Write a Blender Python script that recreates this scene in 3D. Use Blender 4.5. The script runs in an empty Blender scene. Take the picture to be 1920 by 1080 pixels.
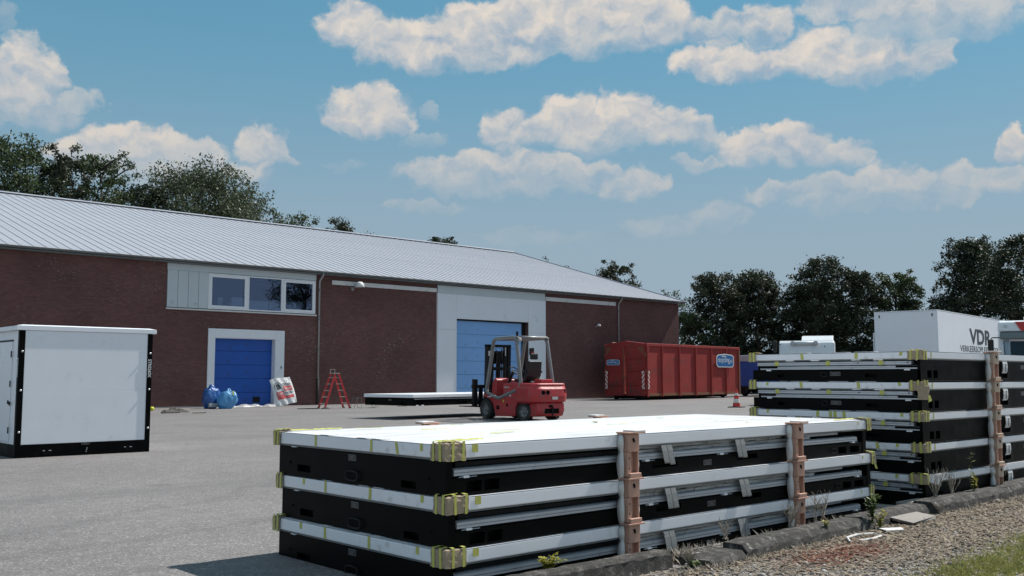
import bpy, bmesh, math, random
import numpy as np
from mathutils import Vector, Matrix
R = math.radians
S = bpy.context.scene
COL = S.collection

# ---------------------------------------------------------------- camera
cam = bpy.data.cameras.new('camera'); cam_o = bpy.data.objects.new('camera', cam); COL.objects.link(cam_o)
cam.sensor_width = 36.0; cam.lens = 36.0 * 1834.0 / 1920.0
cam.clip_start = 0.05; cam.clip_end = 3000
YAW, PITCH = 47.4, 5.23
cam_o.location = (0, 0, 1.25)
cam_o.rotation_euler = (R(90 + PITCH), 0, R(YAW - 90))
S.camera = cam_o
S.render.resolution_x, S.render.resolution_y = 1024, 576

# ---------------------------------------------------------------- sky, sun, exposure
SUN_EL, SUN_AZ = 49.8, -4.5            # the sun stands along the +X direction
SKY_STRENGTH = 0.072
CLOUDS = [(57.27, 20.06, 1.82, 1.2, 1), (54.58, 19.03, 2.22, 1.34, 1), (51.57, 19.33, 3.04, 1.51, 1), (48.85, 19.84, 2.89, 1.74, 1), (45.79, 20.33, 3.53, 1.79, 1), (42.26, 20.7, 4.12, 1.78, 1), (39.25, 20.44, 2.51, 1.77, 1), (50.92, 18.46, 4.8, 0.82, 0.9), (41.96, 19.23, 3.79, 0.87, 0.6), (35.21, 19.63, 1.89, 0.97, 0.8), (32.62, 19.63, 1.55, 1.18, 0.9), (35.71, 17.84, 2.44, 0.93, 1), (32.67, 17.52, 2.37, 0.92, 1), (29.41, 17.93, 2.43, 1.52, 1), (26.43, 17.34, 2.07, 1.0, 1), (23.68, 17.02, 1.2, 0.93, 0.9), (26.6, 16.46, 3.01, 0.67, 0.6), (27.6, 20.33, 3.35, 0.93, 0.8), (22.63, 19.81, 4.35, 1.27, 0.9), (23.21, 18.68, 4.88, 1.07, 0.55), (74.6, 15.7, 1.7, 1.76, 1), (73.2, 16.15, 0.89, 1.3, 0.9), (74.27, 13.97, 2.46, 1.09, 0.7), (71.7, 14.74, 1.12, 0.61, 0.55), (75.6, 18.22, 0.63, 0.65, 0.3), (71.59, 12.03, 1.74, 0.95, 1), (69.18, 12.61, 2.37, 1.14, 1), (67.23, 12.48, 1.76, 0.92, 0.95), (65.47, 12.67, 1.33, 0.82, 0.8), (62.01, 12.95, 1.65, 1.07, 0.9), (60.65, 12.3, 0.85, 0.42, 0.6), (67.47, 11.42, 5.49, 1.16, 0.7), (55.95, 15.33, 2.45, 1.37, 1), (57.18, 14.68, 1.24, 0.9, 1), (54.31, 14.91, 1.32, 0.78, 0.9), (52.33, 15.53, 0.7, 0.48, 0.4), (52.79, 13.79, 1.42, 0.49, 0.35), (47.72, 14.43, 1.34, 1.15, 1), (45.65, 14.37, 1.75, 0.97, 0.9), (43.58, 14.8, 1.96, 1.63, 1), (40.73, 15.18, 2.35, 1.44, 1), (38.4, 14.35, 1.92, 1.14, 0.95), (36.4, 13.97, 1.28, 0.84, 0.8), (42.01, 13.61, 3.44, 0.61, 0.6), (33.98, 12.95, 1.79, 1.07, 0.95), (31.6, 13.11, 2.18, 1.18, 1), (29.0, 12.41, 1.75, 0.87, 0.9), (27.31, 12.0, 0.78, 0.46, 0.7), (36.43, 12.31, 1.37, 0.48, 0.6), (51.52, 11.89, 2.69, 0.8, 0.7), (48.03, 12.32, 3.01, 0.92, 0.85), (44.23, 12.12, 2.68, 0.86, 0.75), (42.02, 11.87, 1.0, 0.61, 0.6), (47.4, 11.15, 5.37, 0.68, 0.45), (40.15, 11.12, 1.92, 0.92, 0.75), (38.63, 8.72, 2.14, 0.68, 0.35), (35.27, 9.3, 2.1, 0.85, 0.5), (31.95, 10.55, 1.81, 0.54, 0.65), (29.05, 10.54, 2.67, 0.65, 0.65), (26.23, 10.76, 1.69, 0.92, 0.8), (24.48, 10.23, 1.64, 0.74, 0.7), (21.44, 10.44, 1.89, 0.72, 0.75), (19.81, 10.02, 1.47, 0.55, 0.7), (22.92, 9.37, 1.09, 0.57, 0.6), (26.55, 9.71, 5.06, 0.58, 0.4), (19.73, 11.96, 0.94, 0.93, 1), (52.76, 9.93, 2.52, 0.43, 0.35), (46.14, 8.2, 3.46, 0.56, 0.2), (57.14, 12.21, 1.24, 0.36, 0.2)]
def build_world():
    w = bpy.data.worlds.new('World'); S.world = w; w.use_nodes = True
    nt = w.node_tree; nt.nodes.clear(); N = nt.nodes; L = nt.links
    def math_(op, a, b=None, c=None, clamp=False):
        n = N.new('ShaderNodeMath'); n.operation = op; n.use_clamp = clamp
        for i, v in enumerate((a, b, c)):
            if v is None: continue
            if isinstance(v, (int, float)): n.inputs[i].default_value = v
            else: L.new(v, n.inputs[i])
        return n.outputs[0]
    def vmath(op, a, b=None):
        n = N.new('ShaderNodeVectorMath'); n.operation = op
        for i, v in enumerate((a, b)):
            if v is None: continue
            if isinstance(v, (tuple, list)): n.inputs[i].default_value = v
            else: L.new(v, n.inputs[i])
        return n.outputs[1] if op in ('LENGTH', 'DOT_PRODUCT') else n.outputs[0]
    def noise(vec, scale, detail, rough=.55):
        n = N.new('ShaderNodeTexNoise'); n.inputs['Scale'].default_value = scale; n.inputs['Detail'].default_value = detail
        n.inputs['Roughness'].default_value = rough; L.new(vec, n.inputs['Vector']); return n
    def maprange(v, a, b, c=0., d=1., smooth=True):
        n = N.new('ShaderNodeMapRange'); n.interpolation_type = 'SMOOTHSTEP' if smooth else 'LINEAR'
        L.new(v, n.inputs[0]); n.inputs[1].default_value = a; n.inputs[2].default_value = b; n.inputs[3].default_value = c; n.inputs[4].default_value = d
        return n.outputs[0]
    def mix(f, a, b):
        n = N.new('ShaderNodeMix'); n.data_type = 'RGBA'
        L.new(f, n.inputs[0])
        for i, v in ((6, a), (7, b)):
            if isinstance(v, (tuple, list)): n.inputs[i].default_value = tuple(v) + (1,)
            else: L.new(v, n.inputs[i])
        return n.outputs[2]
    tc = N.new('ShaderNodeTexCoord')
    sep = N.new('ShaderNodeSeparateXYZ'); L.new(tc.outputs['Generated'], sep.inputs[0])
    az = math_('MULTIPLY', math_('ARCTAN2', sep.outputs[1], sep.outputs[0]), 57.29578)
    # azimuth from 0 to 360 with the seam at the sun's side, out of view
    az = math_('ADD', az, math_('MULTIPLY', math_('LESS_THAN', az, 12.0), 360.0))
    el = math_('MULTIPLY', math_('ARCSINE', sep.outputs[2]), 57.29578)
    cmb = N.new('ShaderNodeCombineXYZ'); L.new(az, cmb.inputs[0]); L.new(el, cmb.inputs[1])
    p = cmb.outputs[0]
    wn = noise(p, .6, 6, .55)
    warp = vmath('MULTIPLY', vmath('SUBTRACT', wn.outputs['Color'], (.5, .5, .5)), (3.0, 2.2, 0))
    pw = vmath('ADD', p, warp)
    # one blob of cloud as a node group
    g = bpy.data.node_groups.new('cloud_blob', 'ShaderNodeTree')
    for nm, tp in (('P', 'NodeSocketVector'), ('C', 'NodeSocketVector'), ('I', 'NodeSocketVector'), ('A', 'NodeSocketFloat'), ('F', 'NodeSocketFloat'), ('W', 'NodeSocketFloat'), ('V', 'NodeSocketFloat'), ('O', 'NodeSocketFloat')):
        g.interface.new_socket(nm, in_out='INPUT', socket_type=tp)
    for nm in ('F', 'W', 'V', 'O'): g.interface.new_socket(nm, in_out='OUTPUT', socket_type='NodeSocketFloat')
    g.interface.new_socket('P', in_out='OUTPUT', socket_type='NodeSocketVector')
    gi = g.nodes.new('NodeGroupInput'); go = g.nodes.new('NodeGroupOutput')
    a = g.nodes.new('ShaderNodeVectorMath'); a.operation = 'SUBTRACT'; g.links.new(gi.outputs['P'], a.inputs[0]); g.links.new(gi.outputs['C'], a.inputs[1])
    b = g.nodes.new('ShaderNodeVectorMath'); b.operation = 'MULTIPLY'; g.links.new(a.outputs[0], b.inputs[0]); g.links.new(gi.outputs['I'], b.inputs[1])
    c = g.nodes.new('ShaderNodeVectorMath'); c.operation = 'LENGTH'; g.links.new(b.outputs[0], c.inputs[0])
    d = g.nodes.new('ShaderNodeMath'); d.operation = 'SUBTRACT'; d.use_clamp = True; d.inputs[0].default_value = 1.28; g.links.new(c.outputs[1], d.inputs[1])
    e = d
    o1 = g.nodes.new('ShaderNodeMath'); o1.operation = 'MULTIPLY_ADD'; g.links.new(d.outputs[0], o1.inputs[0]); g.links.new(gi.outputs['A'], o1.inputs[1]); g.links.new(gi.outputs['O'], o1.inputs[2]); g.links.new(o1.outputs[0], go.inputs['O'])
    f1 = g.nodes.new('ShaderNodeMath'); f1.operation = 'SMOOTH_MAX'; f1.inputs[2].default_value = .12; g.links.new(e.outputs[0], f1.inputs[0]); g.links.new(gi.outputs['F'], f1.inputs[1])
    w1 = g.nodes.new('ShaderNodeMath'); w1.operation = 'ADD'; g.links.new(e.outputs[0], w1.inputs[0]); g.links.new(gi.outputs['W'], w1.inputs[1])
    s1 = g.nodes.new('ShaderNodeVectorMath'); s1.operation = 'DOT_PRODUCT'; s1.inputs[1].default_value = (0, 1, 0); g.links.new(b.outputs[0], s1.inputs[0])
    v1 = g.nodes.new('ShaderNodeMath'); v1.operation = 'MULTIPLY_ADD'; g.links.new(s1.outputs[1], v1.inputs[0]); g.links.new(e.outputs[0], v1.inputs[1]); g.links.new(gi.outputs['V'], v1.inputs[2])
    # the point is handed on through each blob so that they are worked out one after the other
    pp = g.nodes.new('ShaderNodeVectorMath'); pp.operation = 'MULTIPLY_ADD'; pp.inputs[1].default_value = (1e-7, 1e-7, 0); g.links.new(v1.outputs[0], pp.inputs[0]); g.links.new(gi.outputs['P'], pp.inputs[2]); g.links.new(pp.outputs[0], go.inputs['P'])
    g.links.new(f1.outputs[0], go.inputs['F']); g.links.new(w1.outputs[0], go.inputs['W']); g.links.new(v1.outputs[0], go.inputs['V'])
    prev = None
    for (ca, ce, ra, re_, al) in CLOUDS:
        n = N.new('ShaderNodeGroup'); n.node_tree = g
        L.new(pw if prev is None else prev.outputs['P'], n.inputs['P']); n.inputs['C'].default_value = (ca, ce, 0); n.inputs['I'].default_value = (1 / ra, 1 / re_, 0); n.inputs['A'].default_value = al
        if prev is not None:
            for k in ('F', 'W', 'V', 'O'): L.new(prev.outputs[k], n.inputs[k])
        prev = n
    F = prev.outputs['F']
    rel = math_('DIVIDE', prev.outputs['V'], math_('ADD', prev.outputs['W'], .03))
    # the same kind of cumulus goes on all round, outside the part of the sky in view
    fro = noise(vmath('MULTIPLY', tc.outputs['Generated'], (1, 1, 2.2)), 3.2, 5, .55).outputs['Fac']
    outside = math_('SUBTRACT', 1.0, math_('MULTIPLY', math_('MULTIPLY', maprange(az, 12, 17), maprange(az, 85, 79)), maprange(el, 32, 26)))
    Fo = math_('MULTIPLY', math_('MULTIPLY', maprange(fro, .47, .66), outside), maprange(el, 2, 9))
    F = math_('MAXIMUM', F, Fo)
    opa = math_('DIVIDE', math_('ADD', prev.outputs['O'], Fo), math_('ADD', math_('ADD', prev.outputs['W'], Fo), .001))
    fb = noise(vmath('MULTIPLY', pw, (1, 1.3, 1)), .55, 8, .58).outputs['Fac']
    fb2 = noise(vmath('MULTIPLY', vmath('ADD', pw, (.30, .55, 0)), (1, 1.3, 1)), .55, 6, .54).outputs['Fac']
    dens = math_('ADD', math_('MULTIPLY', F, 1.9), math_('MULTIPLY', math_('SUBTRACT', fb, .5), 1.9))
    # gate so that noise alone never makes a cloud
    dens = math_('MULTIPLY', dens, maprange(F, .0, .22))
    alpha = math_('MULTIPLY', maprange(dens, .03, .90), maprange(F, .0, .5, .5, 1.0))
    alpha = math_('MULTIPLY', alpha, math_('POWER', opa, 1.3))
    alpha = math_('MULTIPLY', alpha, maprange(rel, -1.05, -.15, .45, 1.0))
    big = noise(vmath('ADD', p, (7, 3, 2)), .42, 4, .5).outputs['Fac']
    lit = math_('ADD', math_('ADD', .52, math_('MULTIPLY', rel, .34)), math_('MULTIPLY', math_('SUBTRACT', fb, fb2), 2.0))
    lit = math_('ADD', lit, math_('MULTIPLY', math_('SUBTRACT', big, .5), 1.5), clamp=True)
    lowfade = maprange(el, 4.0, 17.0, 0., 1., False)
    dark = mix(lowfade, (.33, .415, .495), (.31, .40, .495))
    bright = mix(lowfade, (.52, .495, .475), (.69, .628, .565))
    ccol = mix(lit, dark, bright)
    sky = N.new('ShaderNodeTexSky'); sky.sky_type = 'NISHITA'; sky.sun_disc = False
    sky.sun_elevation = R(SUN_EL); sky.sun_rotation = R(90 - SUN_AZ)
    sky.air_density = 1.0; sky.dust_density = 0.05; sky.ozone_density = 3.0
    tint = N.new('ShaderNodeMix'); tint.data_type = 'RGBA'; tint.blend_type = 'MULTIPLY'; tint.inputs[0].default_value = 1
    L.new(sky.outputs[0], tint.inputs[6]); tint.inputs[7].default_value = SKY_TINT + (1,)
    b1 = N.new('ShaderNodeBackground'); L.new(tint.outputs[2], b1.inputs[0]); b1.inputs[1].default_value = SKY_STRENGTH
    b2 = N.new('ShaderNodeBackground'); L.new(ccol, b2.inputs[0]); b2.inputs[1].default_value = .86
    # summer haze low over the land, the same all round
    b0 = N.new('ShaderNodeBackground'); L.new(mix(maprange(el, 5.0, 22.0), (.308, .400, .484), (.115, .325, .475)), b0.inputs[0]); b0.inputs[1].default_value = .80
    hz = N.new('ShaderNodeMixShader'); L.new(maprange(el, 4.0, 24.0, .97, .62), hz.inputs[0]); L.new(b1.outputs[0], hz.inputs[1]); L.new(b0.outputs[0], hz.inputs[2])
    ms = N.new('ShaderNodeMixShader'); L.new(alpha, ms.inputs[0]); L.new(hz.outputs[0], ms.inputs[1]); L.new(b2.outputs[0], ms.inputs[2])
    out = N.new('ShaderNodeOutputWorld'); L.new(ms.outputs[0], out.inputs[0])
    w.cycles.sampling_method = 'NONE'
SKY_TINT = (1.0, 1.28, 1.10)
build_world()
sun = bpy.data.lights.new('sun', 'SUN'); sun_o = bpy.data.objects.new('sun', sun); COL.objects.link(sun_o)
sun.energy = 4.5; sun.angle = R(0.53); sun.color = (1.0, .955, .89)
_d = Vector((math.cos(R(SUN_EL)) * math.cos(R(SUN_AZ)), math.cos(R(SUN_EL)) * math.sin(R(SUN_AZ)), math.sin(R(SUN_EL))))
sun_o.rotation_euler = _d.to_track_quat('Z', 'Y').to_euler(); sun_o.location = (60, 0, 70)
vs = S.view_settings; vs.view_transform = 'Standard'; vs.look = 'None'; vs.exposure = 0.34; vs.gamma = 1.0; vs.use_curve_mapping = False
S.cycles.max_bounces = 5; S.cycles.diffuse_bounces = 2; S.cycles.glossy_bounces = 2; S.cycles.transmission_bounces = 4; S.cycles.transparent_max_bounces = 8
S.cycles.use_denoising = True; S.cycles.sample_clamp_indirect = 6

# ---------------------------------------------------------------- materials
MATS = {}
def mat(name, col, rough=.6, metal=0., var=.12, scale=8., bump=0., bscale=60., dirt=None, dirt_amt=.0, dirt_scale=3., spec=.5, island=0., coat=0., trans=0., aniso=None):
    m = bpy.data.materials.new(name); m.use_nodes = True; nt = m.node_tree; N = nt.nodes; L = nt.links
    bs = N['Principled BSDF']; bs.inputs['Roughness'].default_value = rough; bs.inputs['Metallic'].default_value = metal
    bs.inputs['Specular IOR Level'].default_value = spec
    if coat: bs.inputs['Coat Weight'].default_value = coat; bs.inputs['Coat Roughness'].default_value = .15
    tc = N.new('ShaderNodeTexCoord')
    vec = tc.outputs['Object']
    if aniso:
        mp = N.new('ShaderNodeMapping'); mp.inputs['Scale'].default_value = aniso; L.new(vec, mp.inputs[0]); vec = mp.outputs[0]
    n1 = N.new('ShaderNodeTexNoise'); n1.inputs['Scale'].default_value = scale; n1.inputs['Detail'].default_value = 6; n1.inputs['Roughness'].default_value = .6
    L.new(vec, n1.inputs['Vector'])
    mr = N.new('ShaderNodeMapRange'); mr.inputs[1].default_value = .25; mr.inputs[2].default_value = .75; mr.inputs[3].default_value = 1 - var; mr.inputs[4].default_value = 1 + var
    L.new(n1.outputs['Fac'], mr.inputs[0])
    fac = mr.outputs[0]
    if island:
        ge = N.new('ShaderNodeNewGeometry'); m2 = N.new('ShaderNodeMapRange'); m2.inputs[3].default_value = 1 - island; m2.inputs[4].default_value = 1 + island
        L.new(ge.outputs['Random Per Island'], m2.inputs[0]); mm = N.new('ShaderNodeMath'); mm.operation = 'MULTIPLY'
        L.new(fac, mm.inputs[0]); L.new(m2.outputs[0], mm.inputs[1]); fac = mm.outputs[0]
    vm = N.new('ShaderNodeVectorMath'); vm.operation = 'SCALE'; vm.inputs[0].default_value = col; L.new(fac, vm.inputs['Scale'])
    c = vm.outputs[0]
    if dirt:
        n2 = N.new('ShaderNodeTexNoise'); n2.inputs['Scale'].default_value = dirt_scale; n2.inputs['Detail'].default_value = 9; n2.inputs['Roughness'].default_value = .68
        L.new(vec, n2.inputs['Vector'])
        r2 = N.new('ShaderNodeMapRange'); r2.interpolation_type = 'SMOOTHSTEP'; r2.inputs[1].default_value = .68 - .35 * dirt_amt; r2.inputs[2].default_value = .80 - .2 * dirt_amt
        r2.inputs[4].default_value = .85
        L.new(n2.outputs['Fac'], r2.inputs[0])
        mx = N.new('ShaderNodeMix'); mx.data_type = 'RGBA'; L.new(r2.outputs[0], mx.inputs[0]); L.new(c, mx.inputs[6]); mx.inputs[7].default_value = tuple(dirt) + (1,)
        c = mx.outputs[2]
    L.new(c, bs.inputs['Base Color'])
    rr = N.new('ShaderNodeMapRange'); rr.inputs[1].default_value = .3; rr.inputs[2].default_value = .7
    rr.inputs[3].default_value = max(.03, rough - .08); rr.inputs[4].default_value = min(1, rough + .1); L.new(n1.outputs['Fac'], rr.inputs[0]); L.new(rr.outputs[0], bs.inputs['Roughness'])
    if bump:
        n3 = N.new('ShaderNodeTexNoise'); n3.inputs['Scale'].default_value = bscale; n3.inputs['Detail'].default_value = 5; L.new(vec, n3.inputs['Vector'])
        bp = N.new('ShaderNodeBump'); bp.inputs['Strength'].default_value = min(1, bump); bp.inputs['Distance'].default_value = .35 / bscale
        L.new(n3.outputs['Fac'], bp.inputs['Height']); L.new(bp.outputs[0], bs.inputs['Normal'])
    if trans:
        tr = N.new('ShaderNodeBsdfTranslucent'); L.new(c, tr.inputs[0]); ms = N.new('ShaderNodeMixShader'); ms.inputs[0].default_value = trans
        L.new(bs.outputs[0], ms.inputs[1]); L.new(tr.outputs[0], ms.inputs[2]); L.new(ms.outputs[0], N['Material Output'].inputs[0])
    MATS[name] = m
    return m

mat('white_paint', (.88, .895, .935), .32, var=.03, scale=2.5, dirt=(.55, .54, .52), dirt_amt=.18, dirt_scale=2.2)
mat('white_film', (.85, .855, .875), .28, var=.02, scale=3, bump=.25, bscale=5, aniso=(.35, 2.2, 1))
mat('white_band', (.84, .855, .89), .33, var=.04, scale=3, dirt=(.52, .50, .47), dirt_amt=.3, dirt_scale=6)
mat('black_coat', (.0032, .0036, .0036), .45, var=.35, scale=5, dirt=(.009, .0085, .008), dirt_amt=.25, dirt_scale=5, spec=.06)
mat('black_steel', (.009, .0095, .010), .55, var=.3, scale=10, dirt=(.04, .034, .03), dirt_amt=.2, spec=.25)
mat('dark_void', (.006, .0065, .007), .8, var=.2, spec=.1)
mat('alu', (.50, .53, .57), .4, metal=.35, var=.07, scale=5, dirt=(.2, .2, .19), dirt_amt=.35, dirt_scale=9)
mat('foam_panel', (.44, .45, .45), .85, var=.28, scale=7, bump=.5, bscale=40, dirt=(.16, .155, .14), dirt_amt=.75, dirt_scale=11, aniso=(.25, 1, 3.5))
mat('strap', (.23, .24, .24), .75, var=.15, scale=30, bump=.3, bscale=300)
mat('strap_white', (.6, .61, .62), .7, var=.1, scale=30, bump=.3, bscale=300)
mat('tape', (.52, .52, .12), .55, var=.16, scale=25, dirt=(.42, .40, .16), dirt_amt=.3, dirt_scale=30)
mat('cardboard', (.36, .285, .20), .9, var=.16, scale=14, bump=.4, bscale=45, dirt=(.18, .135, .10), dirt_amt=.35, dirt_scale=14)
mat('post_paint', (.52, .31, .235), .6, var=.12, scale=9, dirt=(.36, .22, .15), dirt_amt=.4, dirt_scale=20, spec=.3)
mat('post_pale', (.50, .385, .295), .65, var=.12, scale=9, dirt=(.40, .29, .21), dirt_amt=.4, dirt_scale=20, spec=.3)
mat('foam_white', (.72, .71, .69), .8, var=.06, scale=8, bump=.3, bscale=30)
mat('plate', (.02, .021, .022), .4, var=.1)
mat('plate_ink', (.19, .20, .205), .5, var=.05)
mat('bolt', (.66, .68, .70), .35, metal=.6, var=.1)
mat('roof_metal', (.345, .36, .405), .5, metal=.0, var=.06, scale=.9, dirt=(.42, .43, .45), dirt_amt=.35, dirt_scale=.8)
mat('gutter', (.16, .18, .185), .5, var=.15, scale=3, dirt=(.09, .09, .085), dirt_amt=.4)
mat('clad_grey', (.56, .61, .63), .5, var=.04, scale=1.5, dirt=(.36, .39, .40), dirt_amt=.25, dirt_scale=2)
mat('portal_white', (.81, .825, .87), .45, var=.03, scale=.7, dirt=(.5, .5, .5), dirt_amt=.2, dirt_scale=1.2)
mat('frame_white', (.84, .845, .87), .4, var=.03, scale=2, dirt=(.5, .5, .48), dirt_amt=.15)
mat('door_blue', (.008, .088, .42), .42, var=.08, scale=1.2, dirt=(.02, .06, .18), dirt_amt=.35, dirt_scale=2)
mat('door_blue_light', (.22, .43, .78), .42, var=.05, scale=1.0, dirt=(.15, .25, .42), dirt_amt=.3, dirt_scale=2)
mat('fascia', (.68, .67, .66), .6, var=.07, scale=2, dirt=(.35, .32, .29), dirt_amt=.4, dirt_scale=4)
mat('pipe_zinc', (.36, .35, .345), .5, metal=.2, var=.12, scale=4, dirt=(.13, .10, .085), dirt_amt=.4, dirt_scale=3)
mat('lamp_glass', (.5, .5, .5), .15, var=.05)
mat('red_paint', (.45, .026, .032), .42, var=.16, scale=2.2, dirt=(.22, .085, .075), dirt_amt=.55, dirt_scale=6.5, coat=.2, bump=.15, bscale=9)
mat('red_ladder', (.60, .035, .04), .45, var=.08, scale=8)
mat('rung', (.50, .46, .40), .5, metal=.2, var=.1)
mat('container_red', (.31, .036, .033), .65, var=.2, scale=1.1, dirt=(.15, .050, .040), dirt_amt=.55, dirt_scale=1.6, spec=.3)
mat('rust', (.20, .085, .045), .85, var=.3, scale=6, dirt=(.30, .06, .045), dirt_amt=.6, dirt_scale=5)
mat('guard_grey', (.22, .225, .225), .45, metal=.2, var=.1, scale=8, dirt=(.15, .15, .14), dirt_amt=.3)
mat('rubber', (.030, .029, .028), .85, var=.25, scale=12, dirt=(.16, .145, .125), dirt_amt=.45, dirt_scale=5, bump=.3, bscale=40)
mat('rim', (.20, .20, .20), .5, metal=.4, var=.2, scale=12, dirt=(.18, .15, .12), dirt_amt=.3)
mat('seat_black', (.012, .012, .013), .55, var=.2, scale=10)
mat('hazard_white', (.70, .69, .64), .5, var=.08, scale=10)
mat('hazard_red', (.50, .035, .03), .5, var=.08, scale=10)
mat('logo_blue', (.03, .14, .36), .4, var=.06)
mat('logo_white', (.75, .76, .77), .4, var=.04)
mat('cone_red', (.62, .045, .035), .5, var=.08, scale=10)
mat('truck_white', (.80, .82, .84), .28, var=.03, scale=2, coat=.3)
mat('trailer_white', (.87, .885, .93), .4, var=.03, scale=.8, dirt=(.52, .53, .55), dirt_amt=.2, dirt_scale=1)
mat('ink', (.022, .030, .038), .5, var=.1)
mat('tarp_blue', (.012, .075, .33), .5, var=.1, scale=2, bump=.3, bscale=4)
mat('tarp_grey', (.38, .42, .46), .5, var=.1, scale=3)
mat('glass_dark', (.012, .016, .022), .06, var=.05, spec=.6)
mat('glass_pale', (.30, .38, .44), .15, var=.05)
mat('bag_blue', (.15, .42, .72), .22, var=.2, scale=6, trans=.35, bump=.9, bscale=9)
mat('bag_blue_dark', (.05, .15, .42), .25, var=.2, scale=6, trans=.2, bump=.9, bscale=9)
mat('sack_white', (.68, .68, .68), .38, var=.06, scale=8, bump=.7, bscale=9)
mat('sack_red', (.60, .09, .09), .5, var=.15, scale=18, dirt=(.65, .5, .5), dirt_amt=.3, dirt_scale=40)
mat('plastic_sheet', (.50, .51, .53), .3, var=.12, scale=6, trans=.25, bump=.8, bscale=12)
mat('cloth_dark', (.085, .078, .072), .9, var=.35, scale=9, bump=.6, bscale=20)
mat('timber_dark', (.035, .032, .03), .8, var=.3, scale=10)
mat('board_grey', (.26, .245, .225), .85, var=.2, scale=6, bump=.3, bscale=30, aniso=(1, 6, 1))
mat('yellow_plastic', (.55, .55, .02), .45, var=.1)
mat('weed_green', (.075, .125, .022), .6, var=.25, island=.45, trans=.3)
mat('weed_yellow', (.34, .32, .03), .6, var=.2, island=.3, trans=.3)
mat('dry_stem', (.33, .29, .24), .85, var=.2, island=.35)
mat('bark', (.055, .045, .036), .9, var=.3, scale=6, bump=.6, bscale=20)
mat('leaf_dark', (.034, .046, .022), .55, var=.2, scale=.5, island=.5, trans=.22)
mat('leaf_mid', (.050, .075, .026), .55, var=.2, scale=.5, island=.5, trans=.25)
mat('leaf_pale', (.066, .085, .042), .55, var=.2, scale=.5, island=.45, trans=.25)
mat('litter_red', (.15, .055, .032), .9, var=.2, island=.5)
mat('litter_brown', (.20, .16, .115), .9, var=.2, island=.5)
mat('pot', (.6, .6, .58), .5, var=.05)
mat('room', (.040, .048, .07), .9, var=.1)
mat('room_box', (.66, .68, .68), .7, var=.08)
mat('tarp_shadow', (.03, .03, .032), .7)
mat('plinth', (.30, .295, .285), .85, var=.15, scale=3)

def new_mat(name):
    m = bpy.data.materials.new(name); m.use_nodes = True; MATS[name] = m
    return m, m.node_tree.nodes, m.node_tree.links, m.node_tree.nodes['Principled BSDF']

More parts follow.
